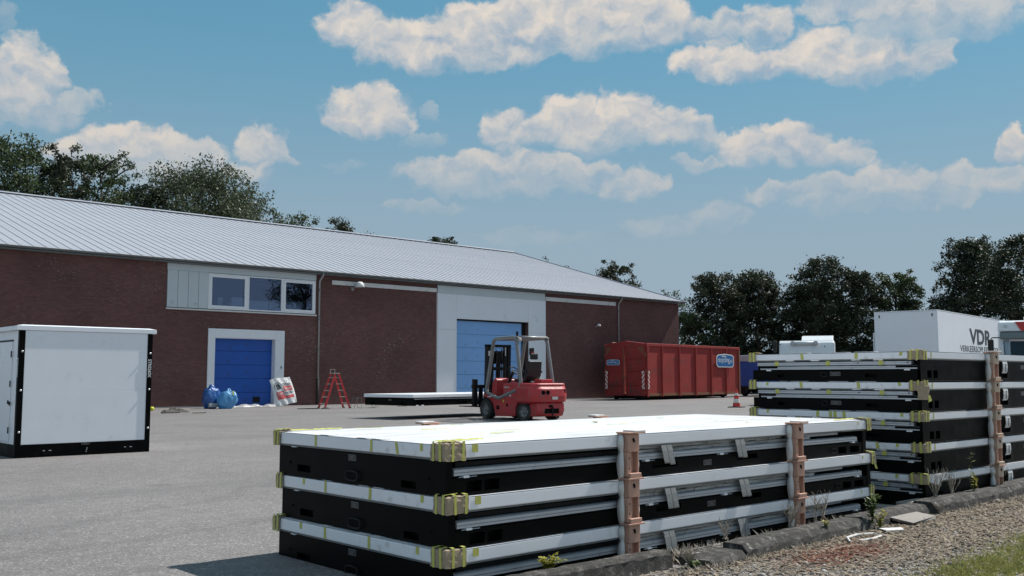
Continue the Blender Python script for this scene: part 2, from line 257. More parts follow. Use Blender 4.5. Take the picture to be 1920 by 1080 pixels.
def asphalt():
    m, N, L, bs = new_mat('asphalt'); bs.inputs['Roughness'].default_value = .85; bs.inputs['Specular IOR Level'].default_value = .35
    tc = N.new('ShaderNodeTexCoord'); v = tc.outputs['Object']
    def nz(s, d, r=.6):
        n = N.new('ShaderNodeTexNoise'); n.inputs['Scale'].default_value = s; n.inputs['Detail'].default_value = d; n.inputs['Roughness'].default_value = r; L.new(v, n.inputs['Vector']); return n.outputs['Fac']
    vo = N.new('ShaderNodeTexVoronoi'); vo.inputs['Scale'].default_value = 75; L.new(v, vo.inputs['Vector'])
    sp = N.new('ShaderNodeSeparateColor'); L.new(vo.outputs['Color'], sp.inputs[0])
    cr = N.new('ShaderNodeValToRGB'); L.new(sp.outputs[0], cr.inputs[0]); e = cr.color_ramp.elements
    e[0].position = 0; e[0].color = (.115, .11, .108, 1); e[1].position = 1; e[1].color = (.36, .35, .34, 1)
    for p_, c_ in ((.25, .152), (.6, .165), (.88, .182), (.95, .25)):
        k = e.new(p_); k.color = (c_ * 1.10, c_ * 1.035, c_ * 1.03, 1)
    big = N.new('ShaderNodeMapRange'); big.inputs[1].default_value = .3; big.inputs[2].default_value = .7; big.inputs[3].default_value = .86; big.inputs[4].default_value = 1.13; L.new(nz(.35, 5), big.inputs[0])
    med = N.new('ShaderNodeMapRange'); med.inputs[1].default_value = .3; med.inputs[2].default_value = .7; med.inputs[3].default_value = .9; med.inputs[4].default_value = 1.1; L.new(nz(5, 6), med.inputs[0])
    mu = N.new('ShaderNodeMath'); mu.operation = 'MULTIPLY'; L.new(big.outputs[0], mu.inputs[0]); L.new(med.outputs[0], mu.inputs[1])
    vm = N.new('ShaderNodeVectorMath'); vm.operation = 'SCALE'; L.new(cr.outputs[0], vm.inputs[0]); L.new(mu.outputs[0], vm.inputs['Scale'])
    # faint old seams and stains
    mp = N.new('ShaderNodeMapping'); mp.inputs['Scale'].default_value = (.05, .6, 1); L.new(v, mp.inputs[0])
    n4 = N.new('ShaderNodeTexNoise'); n4.inputs['Scale'].default_value = 1.2; n4.inputs['Detail'].default_value = 7; L.new(mp.outputs[0], n4.inputs['Vector'])
    st = N.new('ShaderNodeMapRange'); st.inputs[1].default_value = .54; st.inputs[2].default_value = .70; st.inputs[4].default_value = .45; L.new(n4.outputs['Fac'], st.inputs[0])
    mx = N.new('ShaderNodeMix'); mx.data_type = 'RGBA'; L.new(st.outputs[0], mx.inputs[0]); L.new(vm.outputs[0], mx.inputs[6]); mx.inputs[7].default_value = (.128, .124, .122, 1)
    # faint turning tracks of the forklift and scattered oil drips
    def m2(op, a, b, clamp=False):
        q = N.new('ShaderNodeMath'); q.operation = op; q.use_clamp = clamp
        for i_, x_ in enumerate((a, b)):
            if isinstance(x_, (int, float)): q.inputs[i_].default_value = x_
            else: L.new(x_, q.inputs[i_])
        return q.outputs[0]
    wob = N.new('ShaderNodeTexNoise'); wob.inputs['Scale'].default_value = .6; wob.inputs['Detail'].default_value = 3; L.new(v, wob.inputs['Vector'])
    grit = nz(9, 4, .7); acc = None
    for (cx_, cy_, rad, wd) in ((2.0, 16.5, 9.0, .16), (2.0, 16.5, 10.2, .16), (26.0, 12.0, 11.0, .2), (26.0, 12.0, 12.3, .2), (-3.0, 22.0, 14.5, .18)):
        dv = N.new('ShaderNodeVectorMath'); dv.operation = 'DISTANCE'; L.new(v, dv.inputs[0]); dv.inputs[1].default_value = (cx_, cy_, 0)
        dd_ = m2('ABSOLUTE', m2('SUBTRACT', m2('ADD', dv.outputs['Value'], m2('MULTIPLY', wob.outputs['Fac'], 1.2)), rad + .6), 0)
        mk = m2('SUBTRACT', 1.0, m2('DIVIDE', dd_, wd), True)
        acc = mk if acc is None else m2('MAXIMUM', acc, mk)
    trk = m2('MULTIPLY', m2('MULTIPLY', acc, m2('MULTIPLY', m2('SUBTRACT', grit, .32), 2.6, True)), .42)
    v2 = N.new('ShaderNodeTexVoronoi'); v2.inputs['Scale'].default_value = .55; L.new(v, v2.inputs['Vector'])
    s2 = N.new('ShaderNodeSeparateColor'); L.new(v2.outputs['Color'], s2.inputs[0])
    spot = m2('MULTIPLY', m2('GREATER_THAN', s2.outputs[0], .62), m2('SUBTRACT', 1.0, m2('DIVIDE', m2('ADD', v2.outputs['Distance'], m2('MULTIPLY', grit, .12)), .17), True))
    drk = m2('MAXIMUM', trk, m2('MULTIPLY', spot, .6))
    mx2 = N.new('ShaderNodeMix'); mx2.data_type = 'RGBA'; L.new(drk, mx2.inputs[0]); L.new(mx.outputs[2], mx2.inputs[6]); mx2.inputs[7].default_value = (.06, .058, .056, 1)
    L.new(mx2.outputs[2], bs.inputs['Base Color'])
    bp = N.new('ShaderNodeBump'); bp.inputs['Strength'].default_value = .5; bp.inputs['Distance'].default_value = .004
    L.new(vo.outputs['Distance'], bp.inputs['Height']); L.new(bp.outputs[0], bs.inputs['Normal'])
asphalt()

def brick_mat():
    m, N, L, bs = new_mat('brick'); bs.inputs['Roughness'].default_value = .88; bs.inputs['Specular IOR Level'].default_value = .25
    tc = N.new('ShaderNodeTexCoord'); sp = N.new('ShaderNodeSeparateXYZ'); L.new(tc.outputs['Object'], sp.inputs[0])
    ad = N.new('ShaderNodeMath'); ad.operation = 'ADD'; L.new(sp.outputs[0], ad.inputs[0]); L.new(sp.outputs[1], ad.inputs[1])
    cb = N.new('ShaderNodeCombineXYZ'); L.new(ad.outputs[0], cb.inputs[0]); L.new(sp.outputs[2], cb.inputs[1]); v = cb.outputs[0]
    br = N.new('ShaderNodeTexBrick'); L.new(v, br.inputs['Vector']); br.inputs['Scale'].default_value = 1
    br.inputs['Brick Width'].default_value = .225; br.inputs['Row Height'].default_value = .072; br.inputs['Mortar Size'].default_value = .009; br.inputs['Mortar Smooth'].default_value = .3
    br.inputs['Color1'].default_value = (.190, .082, .075, 1); br.inputs['Color2'].default_value = (.140, .062, .059, 1); br.inputs['Mortar'].default_value = (.105, .082, .074, 1); br.inputs['Bias'].default_value = -.1
    n1 = N.new('ShaderNodeTexNoise'); n1.inputs['Scale'].default_value = .45; n1.inputs['Detail'].default_value = 7; L.new(v, n1.inputs['Vector'])
    mr = N.new('ShaderNodeMapRange'); mr.inputs[1].default_value = .3; mr.inputs[2].default_value = .7; mr.inputs[3].default_value = .82; mr.inputs[4].default_value = 1.16; L.new(n1.outputs['Fac'], mr.inputs[0])
    vm = N.new('ShaderNodeVectorMath'); vm.operation = 'SCALE'; L.new(br.outputs[0], vm.inputs[0]); L.new(mr.outputs[0], vm.inputs['Scale'])
    # pale lime specks in the joints, in drifts
    mp = N.new('ShaderNodeMapping'); mp.inputs['Scale'].default_value = (7, 20, 1); L.new(v, mp.inputs[0])
    n2 = N.new('ShaderNodeTexNoise'); n2.inputs['Scale'].default_value = 1; n2.inputs['Detail'].default_value = 3; L.new(mp.outputs[0], n2.inputs['Vector'])
    n3 = N.new('ShaderNodeTexNoise'); n3.inputs['Scale'].default_value = .5; n3.inputs['Detail'].default_value = 4; L.new(v, n3.inputs['Vector'])
    s_ = N.new('ShaderNodeMath'); s_.operation = 'MULTIPLY_ADD'; L.new(n3.outputs['Fac'], s_.inputs[0]); s_.inputs[1].default_value = .45; L.new(n2.outputs['Fac'], s_.inputs[2])
    r2 = N.new('ShaderNodeMapRange'); r2.inputs[1].default_value = .875; r2.inputs[2].default_value = .99; r2.inputs[4].default_value = .75; L.new(s_.outputs[0], r2.inputs[0])
    mx = N.new('ShaderNodeMix'); mx.data_type = 'RGBA'; L.new(r2.outputs[0], mx.inputs[0]); L.new(vm.outputs[0], mx.inputs[6]); mx.inputs[7].default_value = (.34, .29, .25, 1)
    L.new(mx.outputs[2], bs.inputs['Base Color'])
    bp = N.new('ShaderNodeBump'); bp.inputs['Strength'].default_value = .6; bp.inputs['Distance'].default_value = .01; bp.invert = True
    L.new(br.outputs['Fac'], bp.inputs['Height']); L.new(bp.outputs[0], bs.inputs['Normal'])
brick_mat()

def gravel_mats():
    m, N, L, bs = new_mat('verge_soil'); bs.inputs['Roughness'].default_value = .95
    tc = N.new('ShaderNodeTexCoord'); v = tc.outputs['Object']
    n = N.new('ShaderNodeTexNoise'); n.inputs['Scale'].default_value = 60; n.inputs['Detail'].default_value = 8; n.inputs['Roughness'].default_value = .7; L.new(v, n.inputs['Vector'])
    cr = N.new('ShaderNodeValToRGB'); L.new(n.outputs['Fac'], cr.inputs[0]); e = cr.color_ramp.elements
    e[0].position = .3; e[0].color = (.115, .098, .085, 1); e[1].position = .72; e[1].color = (.40, .365, .335, 1)
    n2 = N.new('ShaderNodeTexNoise'); n2.inputs['Scale'].default_value = 1.4; n2.inputs['Detail'].default_value = 6; L.new(v, n2.inputs['Vector'])
    r = N.new('ShaderNodeMapRange'); r.inputs[1].default_value = .35; r.inputs[2].default_value = .65; r.inputs[3].default_value = .75; r.inputs[4].default_value = 1.15; L.new(n2.outputs['Fac'], r.inputs[0])
    vm = N.new('ShaderNodeVectorMath'); vm.operation = 'SCALE'; L.new(cr.outputs[0], vm.inputs[0]); L.new(r.outputs[0], vm.inputs['Scale']); L.new(vm.outputs[0], bs.inputs['Base Color'])
    bp = N.new('ShaderNodeBump'); bp.inputs['Distance'].default_value = .01; L.new(n.outputs['Fac'], bp.inputs['Height']); L.new(bp.outputs[0], bs.inputs['Normal'])
    m, N, L, bs = new_mat('stone'); bs.inputs['Roughness'].default_value = .85
    ge = N.new('ShaderNodeNewGeometry'); cr = N.new('ShaderNodeValToRGB'); L.new(ge.outputs['Random Per Island'], cr.inputs[0]); e = cr.color_ramp.elements
    e[0].color = (.13, .112, .098, 1); e[1].color = (.62, .60, .575, 1)
    for p_, c_ in ((.2, (.25, .22, .20)), (.45, (.36, .33, .305)), (.7, (.31, .255, .215)), (.85, (.45, .42, .395))):
        k = e.new(p_); k.color = c_ + (1,)
    L.new(cr.outputs[0], bs.inputs['Base Color'])
    m, N, L, bs = new_mat('kerb_stone'); bs.inputs['Roughness'].default_value = .9
    tc = N.new('ShaderNodeTexCoord'); v = tc.outputs['Object']
    n = N.new('ShaderNodeTexNoise'); n.inputs['Scale'].default_value = 13; n.inputs['Detail'].default_value = 12; n.inputs['Roughness'].default_value = .78; L.new(v, n.inputs['Vector'])
    cr = N.new('ShaderNodeValToRGB'); L.new(n.outputs['Fac'], cr.inputs[0]); e = cr.color_ramp.elements
    e[0].position = .32; e[0].color = (.022, .021, .020, 1); e[1].position = .72; e[1].color = (.31, .29, .265, 1); k = e.new(.52); k.color = (.070, .066, .062, 1)
    # lichen spots
    vo = N.new('ShaderNodeTexVoronoi'); vo.inputs['Scale'].default_value = 11; vo.inputs['Randomness'].default_value = 1; L.new(v, vo.inputs['Vector'])
    n2 = N.new('ShaderNodeTexNoise'); n2.inputs['Scale'].default_value = 40; n2.inputs['Detail'].default_value = 4; L.new(v, n2.inputs['Vector'])
    ma = N.new('ShaderNodeMath'); ma.operation = 'MULTIPLY_ADD'; L.new(n2.outputs['Fac'], ma.inputs[0]); ma.inputs[1].default_value = .22; L.new(vo.outputs['Distance'], ma.inputs[2])
    r = N.new('ShaderNodeMapRange'); r.inputs[1].default_value = .31; r.inputs[2].default_value = .25; r.inputs[3].default_value = 0; r.inputs[4].default_value = .7; L.new(ma.outputs[0], r.inputs[0])
    sc = N.new('ShaderNodeSeparateColor'); L.new(vo.outputs['Color'], sc.inputs[0]); gt = N.new('ShaderNodeMath'); gt.operation = 'GREATER_THAN'; gt.inputs[1].default_value = .55; L.new(sc.outputs[0], gt.inputs[0])
    mu = N.new('ShaderNodeMath'); mu.operation = 'MULTIPLY'; L.new(r.outputs[0], mu.inputs[0]); L.new(gt.outputs[0], mu.inputs[1])
    m2 = N.new('ShaderNodeMix'); m2.data_type = 'RGBA'; L.new(mu.outputs[0], m2.inputs[0]); L.new(cr.outputs[0], m2.inputs[6]); m2.inputs[7].default_value = (.36, .355, .33, 1)
    L.new(m2.outputs[2], bs.inputs['Base Color'])
    bp = N.new('ShaderNodeBump'); bp.inputs['Strength'].default_value = 1.0; bp.inputs['Distance'].default_value = .04; L.new(n.outputs['Fac'], bp.inputs['Height']); L.new(bp.outputs[0], bs.inputs['Normal'])
gravel_mats()

def window_glass():
    m, N, L, bs = new_mat('window_glass'); N.remove(bs)
    gl = N.new('ShaderNodeBsdfGlossy'); gl.inputs['Roughness'].default_value = .015; gl.inputs['Color'].default_value = (.62, .70, 1, 1)
    tr = N.new('ShaderNodeBsdfTransparent'); tr.inputs[0].default_value = (.72, .78, .84, 1)
    fr = N.new('ShaderNodeFresnel'); fr.inputs[0].default_value = 1.5
    r = N.new('ShaderNodeMapRange'); r.inputs[1].default_value = 0; r.inputs[2].default_value = 1; r.inputs[3].default_value = .10; r.inputs[4].default_value = 1; L.new(fr.outputs[0], r.inputs[0])
    ms = N.new('ShaderNodeMixShader'); L.new(r.outputs[0], ms.inputs[0]); L.new(tr.outputs[0], ms.inputs[1]); L.new(gl.outputs[0], ms.inputs[2]); L.new(ms.outputs[0], N['Material Output'].inputs[0])
window_glass()

# ---------------------------------------------------------------- geometry helpers
class MB:
    def __init__(s): s.v = []; s.f = []
    def add(s, vs_, fs):
        o = len(s.v); s.v += [tuple(x) for x in vs_]; s.f += [tuple(i + o for i in q) for q in fs]; return s
    def box(s, x0, x1, y0, y1, z0, z1):
        return s.add([(x0, y0, z0), (x1, y0, z0), (x1, y1, z0), (x0, y1, z0), (x0, y0, z1), (x1, y0, z1), (x1, y1, z1), (x0, y1, z1)],
                     [(0, 3, 2, 1), (4, 5, 6, 7), (0, 1, 5, 4), (1, 2, 6, 5), (2, 3, 7, 6), (3, 0, 4, 7)])
    def hexa(s, p8):
        return s.add(p8, [(0, 3, 2, 1), (4, 5, 6, 7), (0, 1, 5, 4), (1, 2, 6, 5), (2, 3, 7, 6), (3, 0, 4, 7)])
    def prism(s, poly, axis, a, b):
        # poly: 2D outline counted anticlockwise, axis: 'x','y','z' of extrusion
        def P(u, w, t): return {'x': (t, u, w), 'y': (u, t, w), 'z': (u, w, t)}[axis]
        n = len(poly); vs_ = [P(u, w, a) for u, w in poly] + [P(u, w, b) for u, w in poly]
        fs = [tuple(range(n))[::-1], tuple(range(n, 2 * n))] + [(i, (i + 1) % n, n + (i + 1) % n, n + i) for i in range(n)]
        return s.add(vs_, fs)
    def tube(s, path, r, n=8, cap=True, closed=False):
        path = [Vector(p) for p in path]; m = len(path); rs = r if isinstance(r, (list, tuple)) else [r] * m
        rings = []; up = None
        for i, p in enumerate(path):
            if closed: t = path[(i + 1) % m] - path[i - 1]
            else: t = path[min(i + 1, m - 1)] - path[max(i - 1, 0)]
            t.normalize()
            if up is None:
                up = Vector((0, 0, 1)) if abs(t.z) < .9 else Vector((1, 0, 0))
            a = t.cross(up)
            if a.length < 1e-5: a = t.orthogonal()
            a.normalize(); b = a.cross(t); up = b
            rings.append([p + a * (rs[i] * math.cos(2 * math.pi * k / n)) + b * (rs[i] * math.sin(2 * math.pi * k / n)) for k in range(n)])
        vs_ = [v for q in rings for v in q]; fs = []
        for i in range(m if closed else m - 1):
            j = (i + 1) % m
            for k in range(n):
                fs.append((i * n + k, i * n + (k + 1) % n, j * n + (k + 1) % n, j * n + k))
        if cap and not closed: fs += [tuple(range(n))[::-1], tuple(range((m - 1) * n, m * n))]
        return s.add(vs_, fs)
    def cyl(s, p0, p1, r, n=16): return s.tube([p0, p1], r, n)
    def lathe(s, prof, n=24, c=(0, 0, 0), axis='z', open_=False):
        vs_ = []; fs = []; m = len(prof)
        for (r, h) in prof:
            for k in range(n):
                a = 2 * math.pi * k / n; u, w = r * math.cos(a), r * math.sin(a)
                q = {'z': (u, w, h), 'y': (u, h, w), 'x': (h, u, w)}[axis]
                vs_.append((c[0] + q[0], c[1] + q[1], c[2] + q[2]))
        for i in range(m - 1):
            for k in range(n): fs.append((i * n + k, i * n + (k + 1) % n, (i + 1) * n + (k + 1) % n, (i + 1) * n + k))
        if open_ or prof[0] == prof[-1]: return s.add(vs_, fs)
        if prof[0][0] > 1e-6: fs.append(tuple(range(n))[::-1])
        if prof[-1][0] > 1e-6: fs.append(tuple(range((m - 1) * n, m * n)))
        return s.add(vs_, fs)
    def holed(s, o, u, v, nrm, U, V, holes, depth=.05):
        # a face of size U x V with its corner at o; rectangular holes run back along -nrm
        o, u, v, nrm = map(Vector, (o, u, v, nrm))
        us = sorted({0., U, *[h[0] for h in holes], *[h[1] for h in holes]}); vv = sorted({0., V, *[h[2] for h in holes], *[h[3] for h in holes]})
        P = lambda a, b, d=0.: o + u * a + v * b - nrm * d
        for i in range(len(us) - 1):
            for j in range(len(vv) - 1):
                cu, cv = (us[i] + us[i + 1]) / 2, (vv[j] + vv[j + 1]) / 2
                if any(h[0] < cu < h[1] and h[2] < cv < h[3] for h in holes): continue
                s.add([P(us[i], vv[j]), P(us[i + 1], vv[j]), P(us[i + 1], vv[j + 1]), P(us[i], vv[j + 1])], [(0, 1, 2, 3)])
        for a, b, c, d in holes:
            q = [P(a, c), P(b, c), P(b, d), P(a, d)]; k = [P(a, c, depth), P(b, c, depth), P(b, d, depth), P(a, d, depth)]
            s.add(q + k, [(0, 1, 5, 4), (1, 2, 6, 5), (2, 3, 7, 6), (3, 0, 4, 7), (4, 5, 6, 7)])
        return s
    def build(s, name, m, parent=None, loc=None, rot=None, smooth=False, bevel=0., seg=2, solid=0.):
        me = bpy.data.meshes.new(name); me.from_pydata([tuple(x) for x in s.v], [], s.f); me.update()
        me.materials.append(MATS[m] if isinstance(m, str) else m)
        if smooth: me.polygons.foreach_set('use_smooth', [True] * len(me.polygons))
        o = bpy.data.objects.new(name, me); COL.objects.link(o)
        if parent is not None: o.parent = parent
        if loc is not None: o.location = loc
        if rot is not None: o.rotation_euler = rot
        if solid:
            md = o.modifiers.new('solid', 'SOLIDIFY'); md.thickness = solid; md.offset = 0
        if bevel:
            md = o.modifiers.new('bevel', 'BEVEL'); md.width = bevel; md.segments = seg; md.limit_method = 'ANGLE'; md.angle_limit = R(40)
        return o

def box(name, m, dims, parent=None, loc=None, rot=None, bevel=0.):
    return MB().box(*dims).build(name, m, parent, loc, rot, bevel=bevel)
def thing(name, label, cat, loc=(0, 0, 0), rotz=0., group=None):
    o = bpy.data.objects.new(name, None); COL.objects.link(o); o.empty_display_size = .2
    o.location = loc; o.rotation_euler = (0, 0, R(rotz)); tag(o, label, cat, group); return o
def tag(o, label, cat, group=None, kind=None):
    if label: o['label'] = label
    if cat: o['category'] = cat
    if group: o['group'] = group
    if kind: o['kind'] = kind
    return o
def structure(o, label=None):
    o['kind'] = 'structure'
    if label: o['label'] = label
    return o
def copy_tree(o, parent=None):
    c = o.copy(); COL.objects.link(c)
    if parent is not None: c.parent = parent
    for ch in list(o.children): copy_tree(ch, c)
    return c
def text_part(name, s, size, m, parent, mtx, width=None, height=None, extrude=.0015, bold=0.):
    cu = bpy.data.curves.new(name, 'FONT'); cu.body = s; cu.size = size; cu.extrude = extrude; cu.offset = bold; cu.resolution_u = 3; cu.align_x = 'LEFT'; cu.align_y = 'BOTTOM_BASELINE'
    t = bpy.data.objects.new(name + '_tmp', cu); COL.objects.link(t)
    dg = bpy.context.evaluated_depsgraph_get(); dg.update()
    me = bpy.data.meshes.new_from_object(t.evaluated_get(dg)); bpy.data.objects.remove(t)
    co = np.empty(len(me.vertices) * 3); me.vertices.foreach_get('co', co); co = co.reshape(-1, 3)
    mn, mx = co.min(0), co.max(0)
    co[:, 0] -= mn[0]; co[:, 1] -= mn[1]
    if width: co[:, 0] *= width / (mx[0] - mn[0])
    if height: co[:, 1] *= height / (mx[1] - mn[1])
    me.vertices.foreach_set('co', co.ravel()); me.update(); me.materials.clear(); me.materials.append(MATS[m]); me.name = name
    o = bpy.data.objects.new(name, me); COL.objects.link(o); o.parent = parent; o.matrix_local = mtx
    return o
def frame_mtx(o, u, v):
    u = Vector(u).normalized(); v = Vector(v).normalized(); n = u.cross(v)
    return Matrix(((u.x, v.x, n.x, o[0]), (u.y, v.y, n.y, o[1]), (u.z, v.z, n.z, o[2]), (0, 0, 0, 1)))
def np_mesh(name, verts, faces, m, parent=None, smooth=False):
    # verts (n,3), faces (k,q) with a fixed number of corners
    me = bpy.data.meshes.new(name); n = len(verts); k, q = faces.shape
    me.vertices.add(n); me.vertices.foreach_set('co', np.ascontiguousarray(verts, dtype=np.float32).ravel())
    me.loops.add(k * q); me.loops.foreach_set('vertex_index', np.ascontiguousarray(faces, dtype=np.int32).ravel())
    me.polygons.add(k); me.polygons.foreach_set('loop_start', np.arange(0, k * q, q, dtype=np.int32)); me.polygons.foreach_set('loop_total', np.full(k, q, dtype=np.int32))
    if smooth: me.polygons.foreach_set('use_smooth', np.ones(k, dtype=bool))
    me.update(calc_edges=True); me.validate(); me.materials.append(MATS[m])
    o = bpy.data.objects.new(name, me); COL.objects.link(o)
    if parent is not None: o.parent = parent
    return o

# ================================================================ SETTING
g = MB()
g.add([(-900, -900, 0), (900, -900, 0), (900, 900, 0), (-900, 900, 0)], [(0, 1, 2, 3)])
structure(g.build('ground', 'asphalt'), 'pale grey worn asphalt yard')
# gravel verge this side of the kerb, with a soft uneven edge
rr = random.Random(3)
vg = MB(); xs = np.linspace(3.2, 40, 75)
top = [(x, 4.10 + rr.uniform(-.03, .03)) for x in xs]
bot = [(x, -14) for x in xs]
for i in range(len(xs) - 1):
    vg.add([(bot[i][0], bot[i][1], .006), (bot[i + 1][0], bot[i + 1][1], .006), (top[i + 1][0], top[i + 1][1], .006), (top[i][0], top[i][1], .006)], [(0, 1, 2, 3)])
structure(vg.build('verge', 'verge_soil'), 'bare gravelly soil verge in front of the kerb')

# ================================================================ WAREHOUSE
WY = 39.4; WX0, WX1 = 3.0, 50.95; WTOP = 6.06; RIDGE_Y, RIDGE_Z = 55.6, 10.93; EAVE_Y, EAVE_Z = 39.12, 6.16; BACK_Y = 2 * RIDGE_Y - WY
bld = thing('warehouse', 'long brick warehouse with grey ribbed metal roof and two blue doors', 'warehouse', (WX0, WY, 0))
W = WX1 - WX0; BX = lambda x: x - WX0
wall = MB()
wall.holed((0, 0, 0), (1, 0, 0), (0, 0, 1), (0, -1, 0), W, WTOP, [(BX(18.58), BX(23.86), 4.16, 5.93), (BX(18.93), BX(21.86), 0., 2.98), (BX(32.21), BX(37.38), 0., 4.31)], .34)
_i = len(wall.f)
# remove the back faces of the three holes so that the rooms behind are open
wall.f = [q for k, q in enumerate(wall.f) if k not in (_i - 1, _i - 6, _i - 11)]
D = BACK_Y - WY
gz = lambda y: WTOP + (RIDGE_Z - .12 - WTOP) * (1 - abs(y - (RIDGE_Y - WY)) / (RIDGE_Y - WY))
for x, rv in ((W, 1), (0, -1)):
    q = [(x, 0, 0), (x, D, 0), (x, D, WTOP), (x, RIDGE_Y - WY, RIDGE_Z - .12), (x, 0, WTOP)]
    wall.add(q if rv > 0 else q[::-1], [(0, 1, 2, 3, 4)])
wall.add([(W, D, 0), (0, D, 0), (0, D, WTOP), (W, D, WTOP)], [(0, 1, 2, 3)])
wall.build('brick_wall', 'brick', bld)
box('plinth', 'plinth', (0, BX(18.6), -.02, -.002, 0, .05), bld); box('plinth', 'plinth', (BX(38.75), W, -.03, -.002, 0, .06), bld)
# roof: a deck under single sheets, each with one raised rib and an open end
slope = math.atan2(RIDGE_Z - EAVE_Z, RIDGE_Y - EAVE_Y); SL = math.hypot(RIDGE_Z - EAVE_Z, RIDGE_Y - EAVE_Y) + .05
roof = bpy.data.objects.new('roof', None); COL.objects.link(roof); roof.parent = bld
roof.location = (0, EAVE_Y - WY, EAVE_Z); roof.rotation_euler = (slope, 0, 0)
RW = .46; n_sh = int((51.42 - WX0) / RW)
dk = MB().box(-.0, n_sh * RW - .02, .06, SL - .02, -.10, -.012); dk.build('roof_deck', 'gutter', roof)
prof = [(0, 0), (.205, 0), (.218, .021), (.252, .021), (.265, 0), (RW - .003, 0)]
sh = MB()
vs_ = [(x, y, z) for y in (0, SL) for x, z in prof]; n = len(prof)
sh.add(vs_, [(i, i + 1, n + i + 1, n + i) for i in range(n - 1)])
sh0 = sh.build('roof_sheet', 'roof_metal', roof, solid=.004)
rj = random.Random(8)
for i in range(1, n_sh):
    c = sh0.copy(); COL.objects.link(c); c.location = (i * RW, rj.uniform(-.004, .004), rj.uniform(0, .002)); c.parent = roof
box('verge_trim', 'roof_metal', (n_sh * RW - .01, n_sh * RW + .03, -.01, SL, -.16, .062), roof)
# back slope as one plain sheet, never seen from the yard
bk = MB().add([(0, RIDGE_Y - WY + .02, RIDGE_Z), (n_sh * RW, RIDGE_Y - WY + .02, RIDGE_Z), (n_sh * RW, D + .3, EAVE_Z), (0, D + .3, EAVE_Z)], [(0, 1, 2, 3)]); bk.build('back_slope', 'roof_metal', bld, solid=.04)
rc = MB().prism([(-.22, -.055), (0, .03), (.22, -.055), (.22, -.03), (0, .06), (-.22, -.03)], 'x', 0, n_sh * RW); rc.build('ridge_cap', 'roof_metal', bld, (0, RIDGE_Y - WY, RIDGE_Z + .055))
# gutter: an open half-round trough with brackets
gp = [(.075 * math.cos(a), .075 * math.sin(a)) for a in np.linspace(math.pi, 2 * math.pi, 9)]
gm = MB(); GL = n_sh * RW
vs_ = [(x, p[0], p[1]) for x in (0, GL) for p in gp]; gm.add(vs_, [(i + 1, i, 9 + i, 9 + i + 1) for i in range(8)])
gu = gm.build('gutter', 'gutter', bld, (0, EAVE_Y - WY - .05, EAVE_Z - .01), solid=.006)
lip = MB().cyl((0, -.075, .0), (GL, -.075, .0), .011, 8); lip.build('gutter_lip', 'pipe_zinc', gu)
br0 = MB().box(-.012, .012, -.01, .13, -.09, -.075).build('gutter_bracket', 'gutter', gu, (.3, 0, 0))
for i in range(1, 48):
    c = br0.copy(); COL.objects.link(c); c.location = (.3 + i, 0, 0); c.parent = gu
box('soffit', 'gutter', (0, GL - .4, -.26, -.004, WTOP - .05, WTOP + .0), bld)
# grey cladding beside and above the windows
cl = bpy.data.objects.new('cladding', None); COL.objects.link(cl); cl.parent = bld; cl.location = (BX(16.79), 0, 0)
box('header_panel', 'clad_grey', (0, 7.09, -.03, -.002, 5.72, 6.0), cl, bevel=.004)
for i in range(4):
    x0 = .02 + i * .455
    box('clad_panel', 'clad_grey', (x0, x0 + .44, -.034, -.002, 4.17, 5.715), cl, bevel=.006)
box('backing_sheet', 'gutter', (0, 1.80, -.012, -.001, 4.15, 5.72), cl)
box('drip_sill', 'fascia', (-.02, 7.12, -.075, -.002, 4.075, 4.135), cl, bevel=.004)
# windows
def window(x0, x1, z0, z1, fw, wide):
    w = bpy.data.objects.new('window', None); COL.objects.link(w); w.parent = bld; w.location = (BX(x0), 0, z0)
    ww, hh = x1 - x0, z1 - z0
    f = MB().holed((0, -.05, 0), (1, 0, 0), (0, 0, 1), (0, -1, 0), ww, hh, [(fw, ww - fw, fw, hh - fw)], .12); f.f.pop()
    f.add([(0, -.05, 0), (ww, -.05, 0), (ww, .1, 0), (0, .1, 0)], [(0, 3, 2, 1)]); f.add([(0, -.05, hh), (ww, -.05, hh), (ww, .1, hh), (0, .1, hh)], [(0, 1, 2, 3)])
    f.add([(0, -.05, 0), (0, .1, 0), (0, .1, hh), (0, -.05, hh)], [(0, 3, 2, 1)]); f.add([(ww, -.05, 0), (ww, .1, 0), (ww, .1, hh), (ww, -.05, hh)], [(0, 1, 2, 3)])
    f.build('frame', 'frame_white', w)
    if wide:
        s_ = MB().holed((fw * .75, -.062, fw * .75), (1, 0, 0), (0, 0, 1), (0, -1, 0), ww - fw * 1.5, hh - fw * 1.5, [(.09, ww - fw * 1.5 - .09, .09, hh - fw * 1.5 - .09)], .07); s_.f.pop(); s_.build('sash', 'frame_white', w)
    box('pane', 'window_glass', (fw * .8, ww - fw * .8, .0, .008, fw * .8, hh - fw * .8), w)
window(18.60, 20.44, 4.17, 5.70, .09, True)
window(20.445, 22.13, 4.17, 5.70, .055, False)
window(22.135, 23.84, 4.17, 5.70, .09, True)
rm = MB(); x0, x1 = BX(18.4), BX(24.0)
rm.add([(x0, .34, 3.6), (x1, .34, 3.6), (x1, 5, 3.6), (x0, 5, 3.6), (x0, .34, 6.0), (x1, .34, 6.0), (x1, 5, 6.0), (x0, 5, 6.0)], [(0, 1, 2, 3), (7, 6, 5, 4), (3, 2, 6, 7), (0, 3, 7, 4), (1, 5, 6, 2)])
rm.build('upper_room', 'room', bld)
box('inner_sill', 'room_box', (BX(18.585), BX(23.855), .02, .75, 4.161, 4.165), bld)

